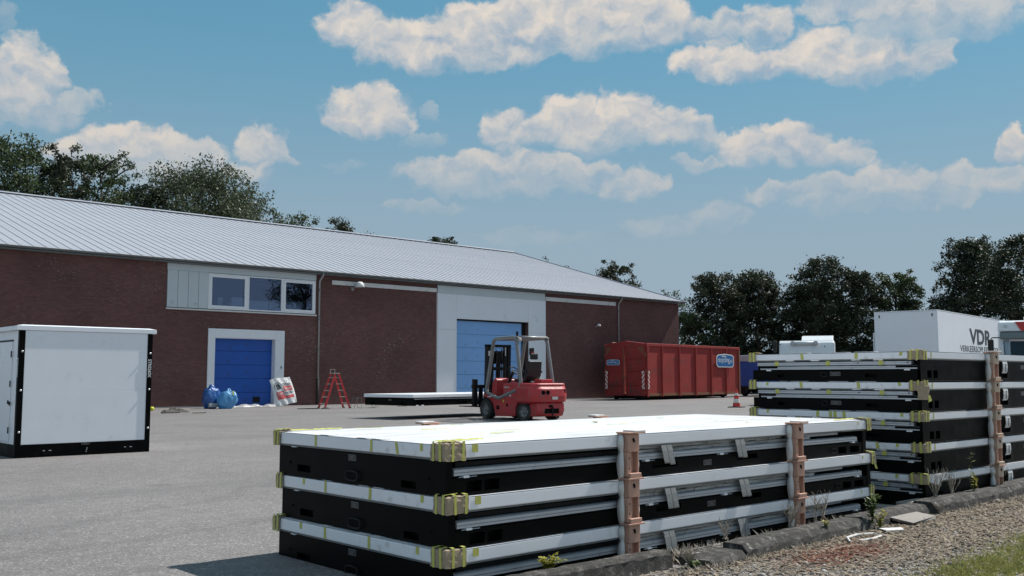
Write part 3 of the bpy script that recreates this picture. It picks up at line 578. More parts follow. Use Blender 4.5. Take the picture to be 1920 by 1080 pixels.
# small blue sectional door in a white frame
fr = bpy.data.objects.new('small_door_frame', None); COL.objects.link(fr); fr.parent = bld; fr.location = (BX(18.65), 0, 0)
box('jamb', 'frame_white', (0, .30, -.06, -.002, 0, 3.34), fr, bevel=.006); box('jamb', 'frame_white', (3.19, 3.63, -.06, -.002, 0, 3.34), fr, bevel=.006)
box('head', 'frame_white', (.303, 3.187, -.055, -.002, 2.96, 3.338), fr, bevel=.006)
box('reveal', 'frame_white', (3.165, 3.188, -.05, .30, 0, 2.96), fr); box('reveal', 'frame_white', (.302, .32, -.05, .30, 0, 2.96), fr)
box('reveal_head', 'frame_white', (.322, 3.163, -.04, .30, 2.935, 2.958), fr)
box('switch_plate', 'clad_grey', (3.43, 3.53, -.07, -.061, 1.62, 1.78), fr, bevel=.004); box('switch_key', 'black_steel', (3.46, 3.50, -.078, -.071, 1.67, 1.73), fr)
def sectional(nm, x0, x1, n, h, ztop, m, y, parent):
    d = bpy.data.objects.new(nm, None); COL.objects.link(d); d.parent = parent; d.location = (x0, y, 0)
    proto = None
    for i in range(n):
        z0 = i * h; z1 = min((i + 1) * h - .012, ztop)
        if z1 - z0 < .05: continue
        if proto is None or z1 < (i + 1) * h - .013:
            o = MB().box(0, x1 - x0, 0, .04, 0, z1 - z0).build('door_panel', m, d, (0, 0, z0 + .004), bevel=.007)
            if proto is None: proto = o
        else:
            o = proto.copy(); COL.objects.link(o); o.parent = d; o.location = (0, 0, z0 + .004)
    box('door_backing', 'black_steel', (0, x1 - x0, .041, .05, 0, ztop), d)
    return d
dd = sectional('small_door', BX(18.95), BX(21.83), 5, .60, 2.96, 'door_blue', .24, bld)
box('door_lock', 'black_steel', (1.98, 2.32, -.02, -.001, .16, .40), dd, bevel=.004)
# tall portal of white cladding round the large door
po = bpy.data.objects.new('portal', None); COL.objects.link(po); po.parent = bld; po.location = (BX(31.0), 0, 0)
Y0 = -.09
for (a, b, c, d_) in ((0, 1.225, 0, 3.72), (0, 1.225, 3.726, 5.56), (6.385, 7.70, 0, 3.72), (6.385, 7.70, 3.726, 5.56), (1.231, 6.379, 4.31, 5.56)):
    box('portal_panel', 'portal_white', (a, b, Y0, -.002, c, d_), po, bevel=.004)
box('portal_header', 'clad_grey', (0, 7.70, Y0 + .01, -.002, 5.566, 5.98), po, bevel=.004)
for x in (-.028, 7.702): box('corner_trim', 'frame_white', (x, x + .026, Y0 - .008, -.002, 0, 5.56), po)
for x in (1.205, 6.385): box('opening_trim', 'frame_white', (x, x + .03, Y0 - .012, .02, 0, 4.33), po)
box('opening_trim', 'frame_white', (1.237, 6.383, Y0 - .010, .02, 4.30, 4.335), po)
sectional('large_door', BX(32.24), BX(37.06), 7, .705, 4.30, 'door_blue_light', .14, bld)
box('door_seal', 'black_steel', (BX(37.07), BX(37.375), .16, .30, 0, 4.30), bld)
box('door_lintel_seal', 'black_steel', (BX(32.22), BX(37.06), .06, .135, 4.22, 4.305), bld)
# white fascia boards, lamps and downpipes
box('fascia_board', 'fascia', (BX(24.72), BX(30.95), -.06, -.002, 5.60, 5.80), bld, bevel=.006)
box('fascia_board', 'fascia', (BX(38.75), BX(44.75), -.06, -.002, 5.58, 5.80), bld, bevel=.006)
def downpipe(x):
    d = bpy.data.objects.new('downpipe', None); COL.objects.link(d); d.parent = bld; d.location = (BX(x), 0, 0)
    MB().tube([(.05, -.33, 6.08), (.05, -.33, 5.98), (.0, -.11, 5.72), (0, -.09, 5.6), (0, -.09, 1.15)], .045, 10).build('pipe', 'pipe_zinc', d, smooth=True)
    MB().tube([(0, -.09, 1.15), (0, -.09, .0)], .058, 10).build('cast_foot', 'timber_dark', d, smooth=True)
    for z in (5.3, 3.9, 2.5, 1.2): MB().box(-.06, .06, -.15, -.002, z, z + .04).build('pipe_clip', 'gutter', d)
downpipe(24.02); downpipe(44.95)
def flood(x, z, s):
    d = bpy.data.objects.new('wall_lamp', None); COL.objects.link(d); d.parent = bld; d.location = (BX(x), 0, z)
    MB().box(-.06 * s, .06 * s, -.08, -.002, -.12 * s, .02 * s).build('mount', 'pipe_zinc', d, bevel=.004)
    MB().tube([(0, -.08, -.05 * s), (.02 * s, -.25 * s, .02), (.1 * s, -.32 * s, .08 * s)], .025 * s, 8).build('arm', 'pipe_zinc', d)
    MB().lathe([(.02 * s, .16 * s), (.10 * s, .14 * s), (.17 * s, .06 * s), (.20 * s, -.06 * s), (.19 * s, -.075 * s)], 16, (.16 * s, -.34 * s, .08 * s), open_=True).build('lamp_shade', 'fascia', d, smooth=True)
flood(25.85, 5.52, 1.15); flood(42.94, 4.28, .62)

# things on the inner window sill
def sill_thing(name, label, cat, x, y, z0, build): t = thing(name, label, cat, (x, y, z0)); build(t); return t
t = thing('storage_box', 'grey storage box behind the lower right corner of the opening window', 'box', (20.0, WY + .05, 4.166)); box('box_body', 'room_box', (-.28, .30, .012, .26, 0, .50), t, bevel=.01); box('box_lid', 'pot', (-.26, .26, .02, .28, .503, .58), t)
t = thing('storage_box', 'long pale box behind the middle fixed window pane', 'box', (21.0, WY + .05, 4.166)); box('box_body', 'room_box', (-.5, .48, .012, .26, 0, .46), t, bevel=.01); box('box_rim', 'pot', (-.51, .49, 0, .27, .42, .465), t)
t = thing('storage_box', 'pale box with papers on top behind the middle fixed pane', 'box', (21.85, WY + .05, 4.166)); box('box_body', 'room_box', (-.30, .26, .012, .26, 0, .46), t, bevel=.01); box('paper_stack', 'pot', (-.15, .26, .02, .26, .462, .54), t)
t = thing('storage_box', 'flat grey box behind the pane that mirrors the tree', 'box', (22.8, WY + .05, 4.166)); box('box_body', 'room_box', (-.42, .42, .012, .26, 0, .50), t, bevel=.01); box('box_rim', 'pot', (-.43, .43, 0, .27, .46, .505), t)
t = thing('flower_pot', 'white flower pot with a small plant on the window sill', 'pot', (19.22, WY + .17, 4.166)); MB().lathe([(.10, 0), (.10, .12), (.15, .48), (.16, .48), (.16, .52), (.12, .52)], 16).build('pot_body', 'pot', t)
lf = MB(); rq = random.Random(4)
for i in range(26):
    a = rq.uniform(0, 6.28); r_ = rq.uniform(.02, .17); z = .53 + rq.uniform(0, .22); s_ = .05
    lf.add([(r_ * math.cos(a) - s_, r_ * math.sin(a), z), (r_ * math.cos(a), r_ * math.sin(a) - s_, z + .02), (r_ * math.cos(a) + s_, r_ * math.sin(a), z + .05), (r_ * math.cos(a), r_ * math.sin(a) + s_, z + .02)], [(0, 1, 2, 3)])
lf.build('foliage', 'leaf_mid', t)

# ================================================================ FLAT-PACKED CABINS
rnd = random.Random(11)
def pad(parent, corner, sx, sy, z0, z1, lx, ly, rng, crumple=.006, flap=.10):
    # cardboard folded round a roof corner: corner (x, y), sx/sy = outward sign along x and y
    cx_, cy_ = corner; e = .008
    pts = [(cx_ - sx * lx * t, cy_ + sy * e) for t in (1, .66, .33)] + [(cx_ + sx * e, cy_ + sy * e)] + [(cx_ + sx * e, cy_ - sy * ly * t) for t in (.33, .66, 1)]
    m = MB(); rows = 5; vs_ = []
    for j in range(rows):
        z = z0 - .012 + (z1 + .012 - z0 + .004) * j / (rows - 1)
        for (x, y) in pts: vs_.append((x + sx * rng.uniform(0, crumple), y + sy * rng.uniform(0, crumple), z + rng.uniform(-.004, .004)))
    n = len(pts)
    for (x, y) in pts:      # folded over the top
        vs_.append((x - sx * (flap if abs(x - cx_ - sx * e) < 1e-4 else 0), y - sy * (flap if abs(y - cy_ - sy * e) < 1e-4 else 0), z1 + .012 + rng.uniform(0, .008)))
    rows += 1
    m.add(vs_, [(j * n + i, j * n + i + 1, (j + 1) * n + i + 1, (j + 1) * n + i) for j in range(rows - 1) for i in range(n - 1)])
    p = m.build('corner_pad', 'cardboard', parent, solid=.006)
    o = .0175
    for (ax, t) in (('x', .28), ('x', .82), ('y', .22), ('y', .74)):
        w = rng.uniform(.017, .024); tl = rng.uniform(-.006, .006)
        tp = MB()
        if ax == 'x':
            xx = cx_ - sx * lx * t; yy = cy_ + sy * o
            tp.add([(xx - w / 2, yy, z0 - .014), (xx + w / 2, yy, z0 - .014), (xx + w / 2 + tl, yy, z1 + .018), (xx - w / 2 + tl, yy, z1 + .018), (xx + w / 2 + tl, yy - sy * .10, z1 + .0235), (xx - w / 2 + tl, yy - sy * .10, z1 + .0235)], [(0, 1, 2, 3), (3, 2, 4, 5)])
        else:
            yy = cy_ - sy * ly * t; xx = cx_ + sx * o
            tp.add([(xx, yy - w / 2, z0 - .014), (xx, yy + w / 2, z0 - .014), (xx, yy + w / 2 + tl, z1 + .018), (xx, yy - w / 2 + tl, z1 + .018), (xx - sx * .10, yy + w / 2 + tl, z1 + .0235), (xx - sx * .10, yy - w / 2 + tl, z1 + .0235)], [(0, 1, 2, 3), (3, 2, 4, 5)])
        tp.build('tape_strip', 'tape', p, solid=.0012)
    return p
def tape_on(parent, face, u, z0, z1, w=.024, lean=0., off=.0):
    # a strip of tape across the roof edge: face 'x' is the -X side (u = y), face 'y' the -Y side (u = x)
    m = MB()
    if face == 'x': m.add([(off - .0015, u - w / 2, z0), (off - .0015, u + w / 2, z0), (off - .0015, u + w / 2 + lean, z1), (off - .0015, u - w / 2 + lean, z1)], [(0, 1, 2, 3)])
    else: m.add([(u - w / 2, off - .0015, z0), (u + w / 2, off - .0015, z0), (u + w / 2 + lean, off - .0015, z1), (u - w / 2 + lean, off - .0015, z1)], [(0, 1, 2, 3)])
    return m.build('tape_strip', 'tape', parent, solid=.0012)
def label_plate(parent, o, u, v, w, h):
    p = MB(); m = frame_mtx(o, u, v)
    a = MB().box(0, w, 0, h, -.004, .002).build('rating_plate', 'plate_ink', parent); a.matrix_local = m
    b = MB().box(.003, w - .003, .003, h - .003, .002, .0032).build('plate_face', 'plate', a)
    for k in range(3):
        MB().box(w * .2, w * (.8 if k != 1 else .7), h * (.28 + .19 * k), h * (.33 + .19 * k), .0032, .004).build('plate_line', 'plate_ink', a)
    return a
def ring(parent, o, u, v, w, h, r=.006):
    m = MB(); u, v, o = Vector(u), Vector(v), Vector(o)
    path = []
    for k in range(20):
        a = 2 * math.pi * k / 20; cu = max(-1, min(1, 1.5 * math.cos(a))) ; path.append(o + u * (w / 2 * cu) + v * (h / 2 * math.sin(a)))
    m.tube(path, r, 6, closed=True); return m.build('lifting_ring', 'black_steel', parent, smooth=True)
def roof_slab(parent, x0, x1, y0, y1, z0, z1, film=True):
    # a roof tray: folded edge, slightly crowned top under loose film
    nx, ny = 44, 18; vs_ = []; fs = []
    for j in range(ny + 1):
        for i in range(nx + 1):
            x = x0 + (x1 - x0) * i / nx; y = y0 + (y1 - y0) * j / ny
            e = min(i, nx - i, j * 2, (ny - j) * 2)
            dz = 0 if e == 0 else (.0025 * math.sin(y * 21 + math.sin(x * 2.1) * 1.4) + .002 * math.sin(y * 9 + x * 1.3) + .003) * min(1, e / 2)
            vs_.append((x, y, z1 + (dz if film else 0)))
    for j in range(ny):
        for i in range(nx): a = j * (nx + 1) + i; fs.append((a, a + 1, a + nx + 2, a + nx + 1))
    t = MB().add(vs_, fs)
    rt = t.build('roof_skin', 'white_film' if film else 'white_band', parent, smooth=True)
    ed = MB()
    r = .008
    ed.prism([(x0, y0), (x1, y0), (x1, y1), (x0, y1)], 'z', z0, z1 - .003)
    eo = ed.build('roof_edge', 'white_band', parent, bevel=.007, seg=3)
    # thin return lip below the edge
    MB().box(x0 + .012, x1 - .012, y0 + .012, y1 - .012, z0 - .012, z0 - .0005).build('roof_lip', 'gutter', parent)
    return rt, eo

L1, W1 = 4.905, 1.89
def unit_long(label, base, h, i, top, rng):
    t = thing('flat_packed_cabin', label, 'flat pack', (base[0] + (0, .012, -.006)[i], base[1] + (.004, 0, .006)[i], base[2]), (.0, -.12, .10)[i], 'flat-packed cabins of the front stack')
    T = h; zr = T - .080
    # -X end plate with two fork pockets
    e = MB().holed((0, W1, 0), (0, -1, 0), (0, 0, 1), (-1, 0, 0), W1, zr - .003, [(W1 - 1.64, W1 - 1.47, T - .262, T - .215), (W1 - .43, W1 - .28, T - .275, T - .232)] if h > .28 else [(W1 - 1.64, W1 - 1.47, T - .255, T - .215), (W1 - .43, W1 - .28, T - .262, T - .232)], .05)
    e.add([(0, 0, 0), (.0, 0, zr - .003), (.05, 0, zr - .003), (.05, 0, 0)], [(0, 1, 2, 3)])
    e.build('end_plate', 'black_coat', t)
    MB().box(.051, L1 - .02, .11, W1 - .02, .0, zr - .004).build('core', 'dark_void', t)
    label_plate(t, (-.002, 1.00, T - .148), (0, -1, 0), (0, 0, 1), .085, .038)
    ring(t, (-.014, .945, T - .243), (0, 1, 0), (0, 0, 1), .135, .06)
    for yy in (1.74, .16): MB().cyl((-.006, yy, T - .205), (.01, yy, T - .205), .008, 10).build('bolt_hole', 'dark_void', t)
    box('roof_tab', 'white_band', (-.02, .0, 1.64, 1.70, T - .098, T - .0935), t, bevel=.003)
    # -Y side: bottom beam, ledge, rail, dark gap under the roof
    hs = [(.155, .275, .012, .075), (.295, .415, .012, .075), (1.86, 2.14, .045, .082), (2.89, 3.16, .045, .082), (4.42, 4.56, .012, .068), (4.62, 4.78, .012, .068)]
    bh = T - .205
    off = bh - .087
    beam = MB().holed((.0505, 0, 0), (1, 0, 0), (0, 0, 1), (0, -1, 0), L1 - .052, bh, [(a - .05, b - .05, c + off, d + off) for a, b, c, d in hs], .06)
    beam.add([(.0505, 0, bh), (L1 - .002, 0, bh), (L1 - .002, .03, bh), (.0505, .03, bh)], [(0, 1, 2, 3)])
    beam.build('side_beam', 'black_coat', t)
    box('beam_ledge', 'black_coat', (.052, L1 - .01, -.004, .10, bh + .001, bh + .010), t, bevel=.002)
    box('sill_strip', 'black_steel', (.052, L1 - .015, .03, .10, bh + .0105, bh + .022), t)
    rl = MB().prism([(.004, T - .183), (.06, T - .183), (.06, T - .141), (.02, T - .141), (.004, T - .149)], 'x', .065, 4.76); ro = rl.build('wall_rail', 'alu', t)
    MB().box(.065, 4.76, .0015, .0035, T - .168, T - .165).build('rail_groove', 'gutter', ro)
    for xx in (.13, 1.78, 2.66, 4.66):
        c = MB().box(xx, xx + .045, -.006, .03, T - .198, T - .184).build('hinge_clip', 'white_band', t, bevel=.003)
        MB().cyl((xx - .03, .004, T - .1935), (xx + .11, .004, T - .1935), .0025, 6).build('hinge_pin', 'bolt', c)
    # folded walls inside, seen as layered edges in the middle bay
    for k, (a, b, m_) in enumerate(((.085, .112, 'foam_panel'), (.1135, .140, 'foam_panel'))):
        mm = MB(); nseg = 26
        for s_ in range(nseg):
            xa = 1.60 + (4.0 - 1.60) * s_ / nseg; xb = 1.60 + (4.0 - 1.60) * (s_ + 1) / nseg
            if k == 0 and xb > 3.6: continue
            ya = .012 + .012 * k + rng.uniform(0, .010)
            mm.box(xa, xb, ya, .11, T - b + rng.uniform(0, .004), T - a - rng.uniform(0, .005))
        mm.build('folded_wall', m_, t)
    box('folded_wall', 'black_steel', (.12, 1.59, .06, .11, T - .138, T - .112), t); box('folded_wall', 'alu', (3.74, 4.55, .075, .11, T - .122, T - .104), t)
    # grey straps, two bands each, hanging over the folded walls
    for xx in (1.93, 2.83):
        sp = bpy.data.objects.new('strap', None); COL.objects.link(sp); sp.parent = t; sp.location = (xx, 0, 0)
        for dx in (0, .062):
            m = MB(); w = .056; ln = rng.uniform(-.01, .01)
            prof = [(-.020, T - .088), (-.028, T - .13), (-.034, T - .185), (-.036, T - .215 + ln), (-.030, T - .224 + ln)]
            vs_ = []
            for k2, (yy, zz) in enumerate(prof): sh_ = .035 * k2 / 4 * .9; vs_ += [(dx + sh_, yy, zz), (dx + w + sh_, yy, zz)]
            m.add(vs_, [(2 * q, 2 * q + 2, 2 * q + 3, 2 * q + 1) for q in range(4)]); m.build('strap_band', 'strap', sp, solid=.004)
    label_plate(t, (2.455, -.001, T - .262 + (.0 if h > .28 else .012)), (1, 0, 0), (0, 0, 1), .095, .038)
    ring(t, (4.33, -.006, T - .248 + (0 if h > .28 else .01)), (1, 0, 0), (0, 0, 1), .075, .034, .004)
    # right end corner post of the base frame
    box('corner_post', 'black_coat', (L1 - .06, L1, -.006, .05, 0, zr - .002), t, bevel=.003)
    MB().box(L1 - .02, L1 - .001, .051, W1, 0, zr - .003).build('end_plate', 'black_coat', t)
    x0, x1, y0, y1 = -.022, L1 + .035, -.024, W1 + .024
    roof_slab(t, x0, x1, y0, y1, zr, T, film=top)
    # white lugs lying on the roof edge
    for yy in (.62, .78, 1.22): box('roof_lug', 'white_film', (-.02, .07, yy, yy + .11, T + .002, T + .0052), t, bevel=.0015)
    # pads and tape
    pad(t, (x0, y0), -1, -1, zr, T, .145, .125, rng); pad(t, (x0, y1), -1, 1, zr, T, .10, .085, rng); pad(t, (x1, y0), 1, -1, zr, T, .07, .12, rng, .010)
    us = [(1.37, 0), (.715, 0), (.435, .018), (.20, 0)] if top else [(1.56, 0), (1.28, .003), (.76, -.004), (.22, 0)] if i == 1 else [(1.56, 0), (1.25, .003), (.74, .0), (.24, 0)]
    for k, (u, ln) in enumerate(us):
        full = k in ((0, 1, 2) if top else (1, 2))
        tape_on(t, 'x', u, (zr + .004) if full else (T - .045), T - .002, lean=ln, off=x0 - .0008, w=rng.uniform(.022, .028))
    tape_on(t, 'y', .20, T - .050, T - .004, w=.045, off=y0 - .0008); tape_on(t, 'y', L1 - .17, T - .04, T - .012, w=.014, off=y0 - .0008)
    # a loose tape end hanging at the far right corner
    if not top: MB().add([(x1 + .012, y0 + .01, zr), (x1 + .03, y0 + .0, zr), (x1 + .045, y0 - .012, zr - .06), (x1 + .015, y0 - .006, zr - .055)], [(0, 1, 2, 3)]).build('tape_end', 'tape', t, solid=.001)
    if top:
        # creased streaks of tape and film folds left on the top
        for k in range(13):
            xx, yy = rng.uniform(.2, L1 - .3), rng.uniform(.15, W1 - .1); a = rng.uniform(-.5, .5); ln = rng.uniform(.05, .14); w = .016
            ca, sa = math.cos(a), math.sin(a)
            q = [(xx + ca * s1 * ln - sa * s2 * w, yy + sa * s1 * ln + ca * s2 * w, T + .0105 + rng.uniform(0, .006)) for s1, s2 in ((-1, -.5), (1, -.5), (1, .5), (-1, .5))]
            MB().add(q, [(0, 1, 2, 3)]).build('tape_scrap', 'tape', t, solid=.001)
        for (xx, yy, ln, wd) in ((.05, .13, .36, .05), (.04, W1 - .10, .42, .045), (L1 - .42, .06, .34, .035)):
            m = MB(); nn = 14; vs_ = []
            for k in range(nn + 1): vs_ += [(xx + ln * k / nn, yy + rng.uniform(-.01, .01), T + .010), (xx + ln * k / nn, yy + wd * rng.uniform(.4, 1), T + .012 + rng.uniform(0, .006))]
            m.add(vs_, [(2 * k, 2 * k + 2, 2 * k + 3, 2 * k + 1) for k in range(nn)]); m.build('tape_scrap', 'tape', t, solid=.001)
        for (y_a, amp) in ((.72, .05), (1.30, .03)):
            m = MB(); vs_ = []; nn = 40
            for k in range(nn + 1):
                x = .35 + 4.3 * k / nn; yc = y_a + amp * math.sin(x * 1.7)
                tp_ = math.sin(math.pi * k / nn) ** .5; vs_ += [(x, yc - .03, T + .003), (x, yc, T + .003 + (.012 + .003 * math.sin(x * 5)) * tp_), (x, yc + .035, T + .003)]
            m.add(vs_, [f_ for k in range(nn) for f_ in ((3 * k, 3 * k + 3, 3 * k + 4, 3 * k + 1), (3 * k + 1, 3 * k + 4, 3 * k + 5, 3 * k + 2))]); m.build('film_fold', 'white_film', t, smooth=True)
    return t
S1X, S1Y = 3.577, 4.44
for i, (zb, h, lab) in enumerate(((0., .264, 'bottom white-roofed flat-packed cabin of the front stack, on the asphalt'), (.2705, .2915, 'middle white-roofed flat-packed cabin of the front stack of three'), (.5685, .2955, 'top flat-packed cabin of the front stack, sunlit roof with yellow tape'))):
    unit_long(lab, (S1X, S1Y, zb), h, i, i == 2, rnd)

# ---- stacking posts: a bracket hooked over the roof edge, a channel below it and a flanged foot
def post(label, x, y, zb, h, top, group, side=-1, first=False, rng=rnd, w=.11, bm='post_paint'):
    # local: the post stands at y = 0 against the stack face, sticking out along side * y
    t = thing('stacking_post', label, 'post', (x, y, zb), 0 if side < 0 else 180, group)
    T = h
    b = MB().box(-w / 2, w / 2, -.075, -.028, T - .110, T + .010); bo = b.build('bracket', bm, t, bevel=.004)
    MB().tube([(-.012, -.0765, T - .020), (-.002, -.0765, T - .035), (-.006, -.0765, T - .045)], .009, 6).build('bracket_hole', 'dark_void', bo)
    MB().box(-w * .42, w * .42, -.0275, .035, T + .004, T + .012).build('hook', 'post_paint', bo)
    # channel: two flanges and a web, open to the front
    c = MB().box(-w / 2 - .006, -w / 2 + .034, -.068, -.012, .022, T - .111); c.box(-w / 2 + .034, w / 2 - .012, -.030, -.012, .022, T - .111); c.box(w / 2 - .012, w / 2 + .002, -.068, -.012, .022, T - .111)
    co = c.build('channel', 'post_paint', t, bevel=.002)
    for z in (T - .15, .075): MB().cyl((-w / 2 + .012, -.0685, z), (-w / 2 + .012, -.06, z), .006, 8).build('channel_hole', 'dark_void', co)
    MB().box(-w / 2 + .002, w / 2 + .006, -.088, -.012, .012, .0435).build('foot', bm, t, bevel=.004)
    MB().box(-w / 2 - .022, w / 2 + .026, -.094, -.010, .001, .0115).build('foot_flange', 'post_paint', t, bevel=.002)
    if top: MB().box(-w / 2 - .02, w / 2 + .045, -.094, .02, T + .0125, T + .0225).build('cap_flange', 'post_paint', t, bevel=.002); MB().box(-.01, w / 2 + .05, -.092, .015, T + .023, T + .034).build('cap_edge', 'foam_white', t, bevel=.003)
    # pale foam strip bulging out on both sides of the post
    for sx, amp in ((-1, .020), (1, .017)):
        m = MB(); vs_ = []; nn = 18
        for k in range(nn + 1):
            z = .002 + (T + .004) * k / nn; u = k / nn
            bul = amp * (math.sin(math.pi * min(1, u / .62)) ** .8 if u < .62 else .75 * math.sin(math.pi * (u - .62) / .38)) * (1.15 if sx < 0 else 1)
            xo = sx * (w / 2 + .004 + bul)
            vs_ += [(xo, -.030 - .02 * bul / amp, z), (xo + sx * .004, -.0, z), (sx * (w / 2 - .02), -.008, z)]
        m.add(vs_, [f_ for k in range(nn) for f_ in ((3 * k, 3 * k + 1, 3 * k + 4, 3 * k + 3), (3 * k + 1, 3 * k + 2, 3 * k + 5, 3 * k + 4))])
        m.build('foam_strip', 'foam_white', t, smooth=True, solid=.008)
    return t
LV = ((0., .264, 'bottom'), (.2705, .2915, 'middle'), (.5685, .2955, 'top'))
for (xx, which) in ((5.105, 'nearer'), (7.185, 'farther')):
    for (zb, h, nm) in LV:
        post('%s salmon post segment of the %s post column on the front stack' % (nm, 'wider-looking left' if which == 'nearer' else 'narrower-looking right'), xx, S1Y - .026, zb, h - .002, nm == 'top', 'stacking posts on the front stack')
for (xx, nm_) in ((4.96, 'left'), (7.02, 'right')):
    for (zb, h, nm) in LV[2:]:
        post('white-topped post end peeking over the far edge of the front stack, %s one' % nm_, xx, S1Y + W1 + .026, zb, h - .002, True, 'stacking posts on the front stack', side=1)

# ---- the five-high stack on the right: these lie with the railed side to the left
L2 = 4.9; S2X, S2Y = 9.368, 4.327
def unit_side(label, base, h, i, rng):
    t = thing('flat_packed_cabin', label, 'flat pack', (base[0] + (0, .014, -.010, .012, -.004)[i], base[1] + (.0, .008, .0, .010, .004)[i], base[2]), (.0, .15, -.10, .18, 0)[i], 'flat-packed cabins of the tall stack')
    T = h; zr = T - .068; top = i == 4
    bh = T - .172
    # -X side: beam with pockets, two rails under the roof
    hs = [(W1 - 1.585, W1 - 1.50, .045, .075), (W1 - .62, W1 - .50, .04, .075)]
    m = MB().holed((0, W1, 0), (0, -1, 0), (0, 0, 1), (-1, 0, 0), W1, bh, [(W1 - b_, W1 - a_, c, d) for a_, b_, c, d in ((1.50, 1.585, .040, .072), (.44, .57, .04, .078))], .05)
    m.add([(0, 0, bh), (0, W1, bh), (.05, W1, bh), (.05, 0, bh)], [(0, 1, 2, 3)]); m.build('side_beam', 'black_coat', t)
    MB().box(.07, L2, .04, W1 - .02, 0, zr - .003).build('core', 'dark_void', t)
    rails = ((T - .126, T - .088, .085, 1.83, -.004), (T - .169, T - .132, .03, 1.80, .006))
    for k, (a, b, y0, y1, xo) in enumerate(rails):
        r_ = MB().prism([(xo, a), (xo, b - .006), (xo + .012, b), (xo + .06, b), (xo + .06, a)][::-1], 'y', y0, y1)
        # prism on 'y' takes (x, z)
        ro = r_.build('wall_rail', 'alu', t)
        MB().box(xo - .0015, xo - .0002, y0, y1, (a + b) / 2 - .003, (a + b) / 2).build('rail_groove', 'gutter', ro)
        if k == 0:
            for yy in (.10, .62): MB().cyl((xo - .004, yy + .02, (a + b) / 2), (xo + .01, yy + .02, (a + b) / 2), .007, 8).build('rail_hole', 'dark_void', ro)
            for yy in (1.585, .975, .395): MB().box(xo - .0026, xo - .0016, yy - .024, yy + .024, a - .002, b + .006).build('tape_strip', 'tape', ro)
        else:
            for (ya, yb) in ((y0, y0 + .22 + rng.uniform(-.02, .05)), (y1 - .16 - rng.uniform(0, .06), y1)): MB().box(xo - .003, xo - .0016, ya, yb, a + .013, b - .004).build('rail_slot', 'dark_void', ro)
    for yy in (.10, 1.66): MB().box(-.004, .03, yy, yy + .06, T - .184, T - .1705).build('hinge_clip', 'white_band', t, bevel=.003)
    for yy in (.42, 1.42, .66, 1.12): MB().box(-.016, .02, yy - .05, yy + .05, T - .0815, T - .0685).build('roof_tab', 'white_band', t, bevel=.003)
    MB().cyl((-.012, .03, T - .078), (.0, .03, T - .078), .010, 8).build('corner_bolt', 'bolt', t)
    label_plate(t, (-.002, .955, T - .236), (0, -1, 0), (0, 0, 1), .115, .040)
    ring(t, (-.010, 1.02, T - .222), (0, 1, 0), (0, 0, 1), .06, .045, .006)
    # -Y face: a plain black plate with pockets and a strap
    hz = .035
    p = MB().holed((0.0505, 0, 0), (1, 0, 0), (0, 0, 1), (0, -1, 0), L2 - .06, zr - .003, [(.10, .195, hz, hz + .075), (.235, .33, hz, hz + .075), (1.83, 2.09, hz, hz + .065), (4.3, 4.4, hz, hz + .07)], .06)
    p.build('end_plate', 'black_coat', t)
    MB().box(.0, .05, -.003, .03, 0, zr - .003).build('corner_post', 'black_coat', t, bevel=.003)
    box('bottom_flange', 'black_steel', (.14, L2 - .02, -.010, -.0005, .002, .010), t)
    st = MB(); vs_ = []
    for k, (yy, zz) in enumerate(((-.012, T - .07), (-.022, T - .10), (-.026, T - .15), (-.022, T - .190), (-.012, T - .205))): vs_ += [(1.97 - .004 * k, yy, zz), (2.09 - .004 * k, yy, zz)]
    st.add(vs_, [(2 * q, 2 * q + 2, 2 * q + 3, 2 * q + 1) for q in range(4)]); so = st.build('strap', 'strap_white', t, solid=.006)
    MB().box(2.015, 2.03, -.034, -.0295, T - .19, T - .1).build('strap_seam', 'strap', so)
    label_plate(t, (2.52, -.001, T - .160), (1, 0, 0), (0, 0, 1), .13, .045)
    x0, x1, y0, y1 = -.024, L2 + .03, -.022, W1 + .024
    roof_slab(t, x0, x1, y0, y1, zr, T, film=top)
    for yy in (.45, .75, 1.2): box('roof_lug', 'white_film', (-.02, .07, yy, yy + .22, T + .0025, T + .0062), t, bevel=.0015)
    if i == 0:
        MB().add([(x0 - .01, y0 - .012, zr + .02), (x0 + .25, y0 - .03, zr - .04), (x0 + .25, y0 - .03, zr - .03), (x0 + .20, y0 - .028, T + .0), (x0 + .08, y0 - .02, T + .012), (x0 - .01, y0 - .012, T + .01)], [(0, 1, 2, 3, 4, 5)]).build('torn_film', 'white_film', t, solid=.003)
        pad(t, (x0, y0), -1, -1, zr, T, .02, .17, rng)
    else:
        pad(t, (x0, y0), -1, -1, zr, T, .11, .13, rng)
    pad(t, (x0, y1), -1, 1, zr, T, .09, .085, rng)
    if i == 3:
        m = MB(); vs_ = []
        for k in range(8): vs_ += [(x0 - .022 - rng.uniform(0, .008), y0 + .035 + .006 * math.sin(k), T - .03 - .020 * k), (x0 - .020, y0 - .012, T - .03 - .020 * k), (x0 + .10 - .004 * k * k * .3, y0 - .022 - rng.uniform(0, .008), T - .03 - .020 * k)]
        m.add(vs_, [f_ for k in range(7) for f_ in ((3 * k, 3 * k + 1, 3 * k + 4, 3 * k + 3), (3 * k + 1, 3 * k + 2, 3 * k + 5, 3 * k + 4))]); m.build('torn_cardboard', 'cardboard', t, solid=.006)
        MB().add([(x0 + .06, y0 - .03, T - .13), (x0 + .10, y0 - .032, T - .125), (x0 + .13, y0 - .034, T - .18), (x0 + .06, y0 - .032, T - .195)], [(0, 1, 2, 3)]).build('tape_end', 'tape', t, solid=.001)
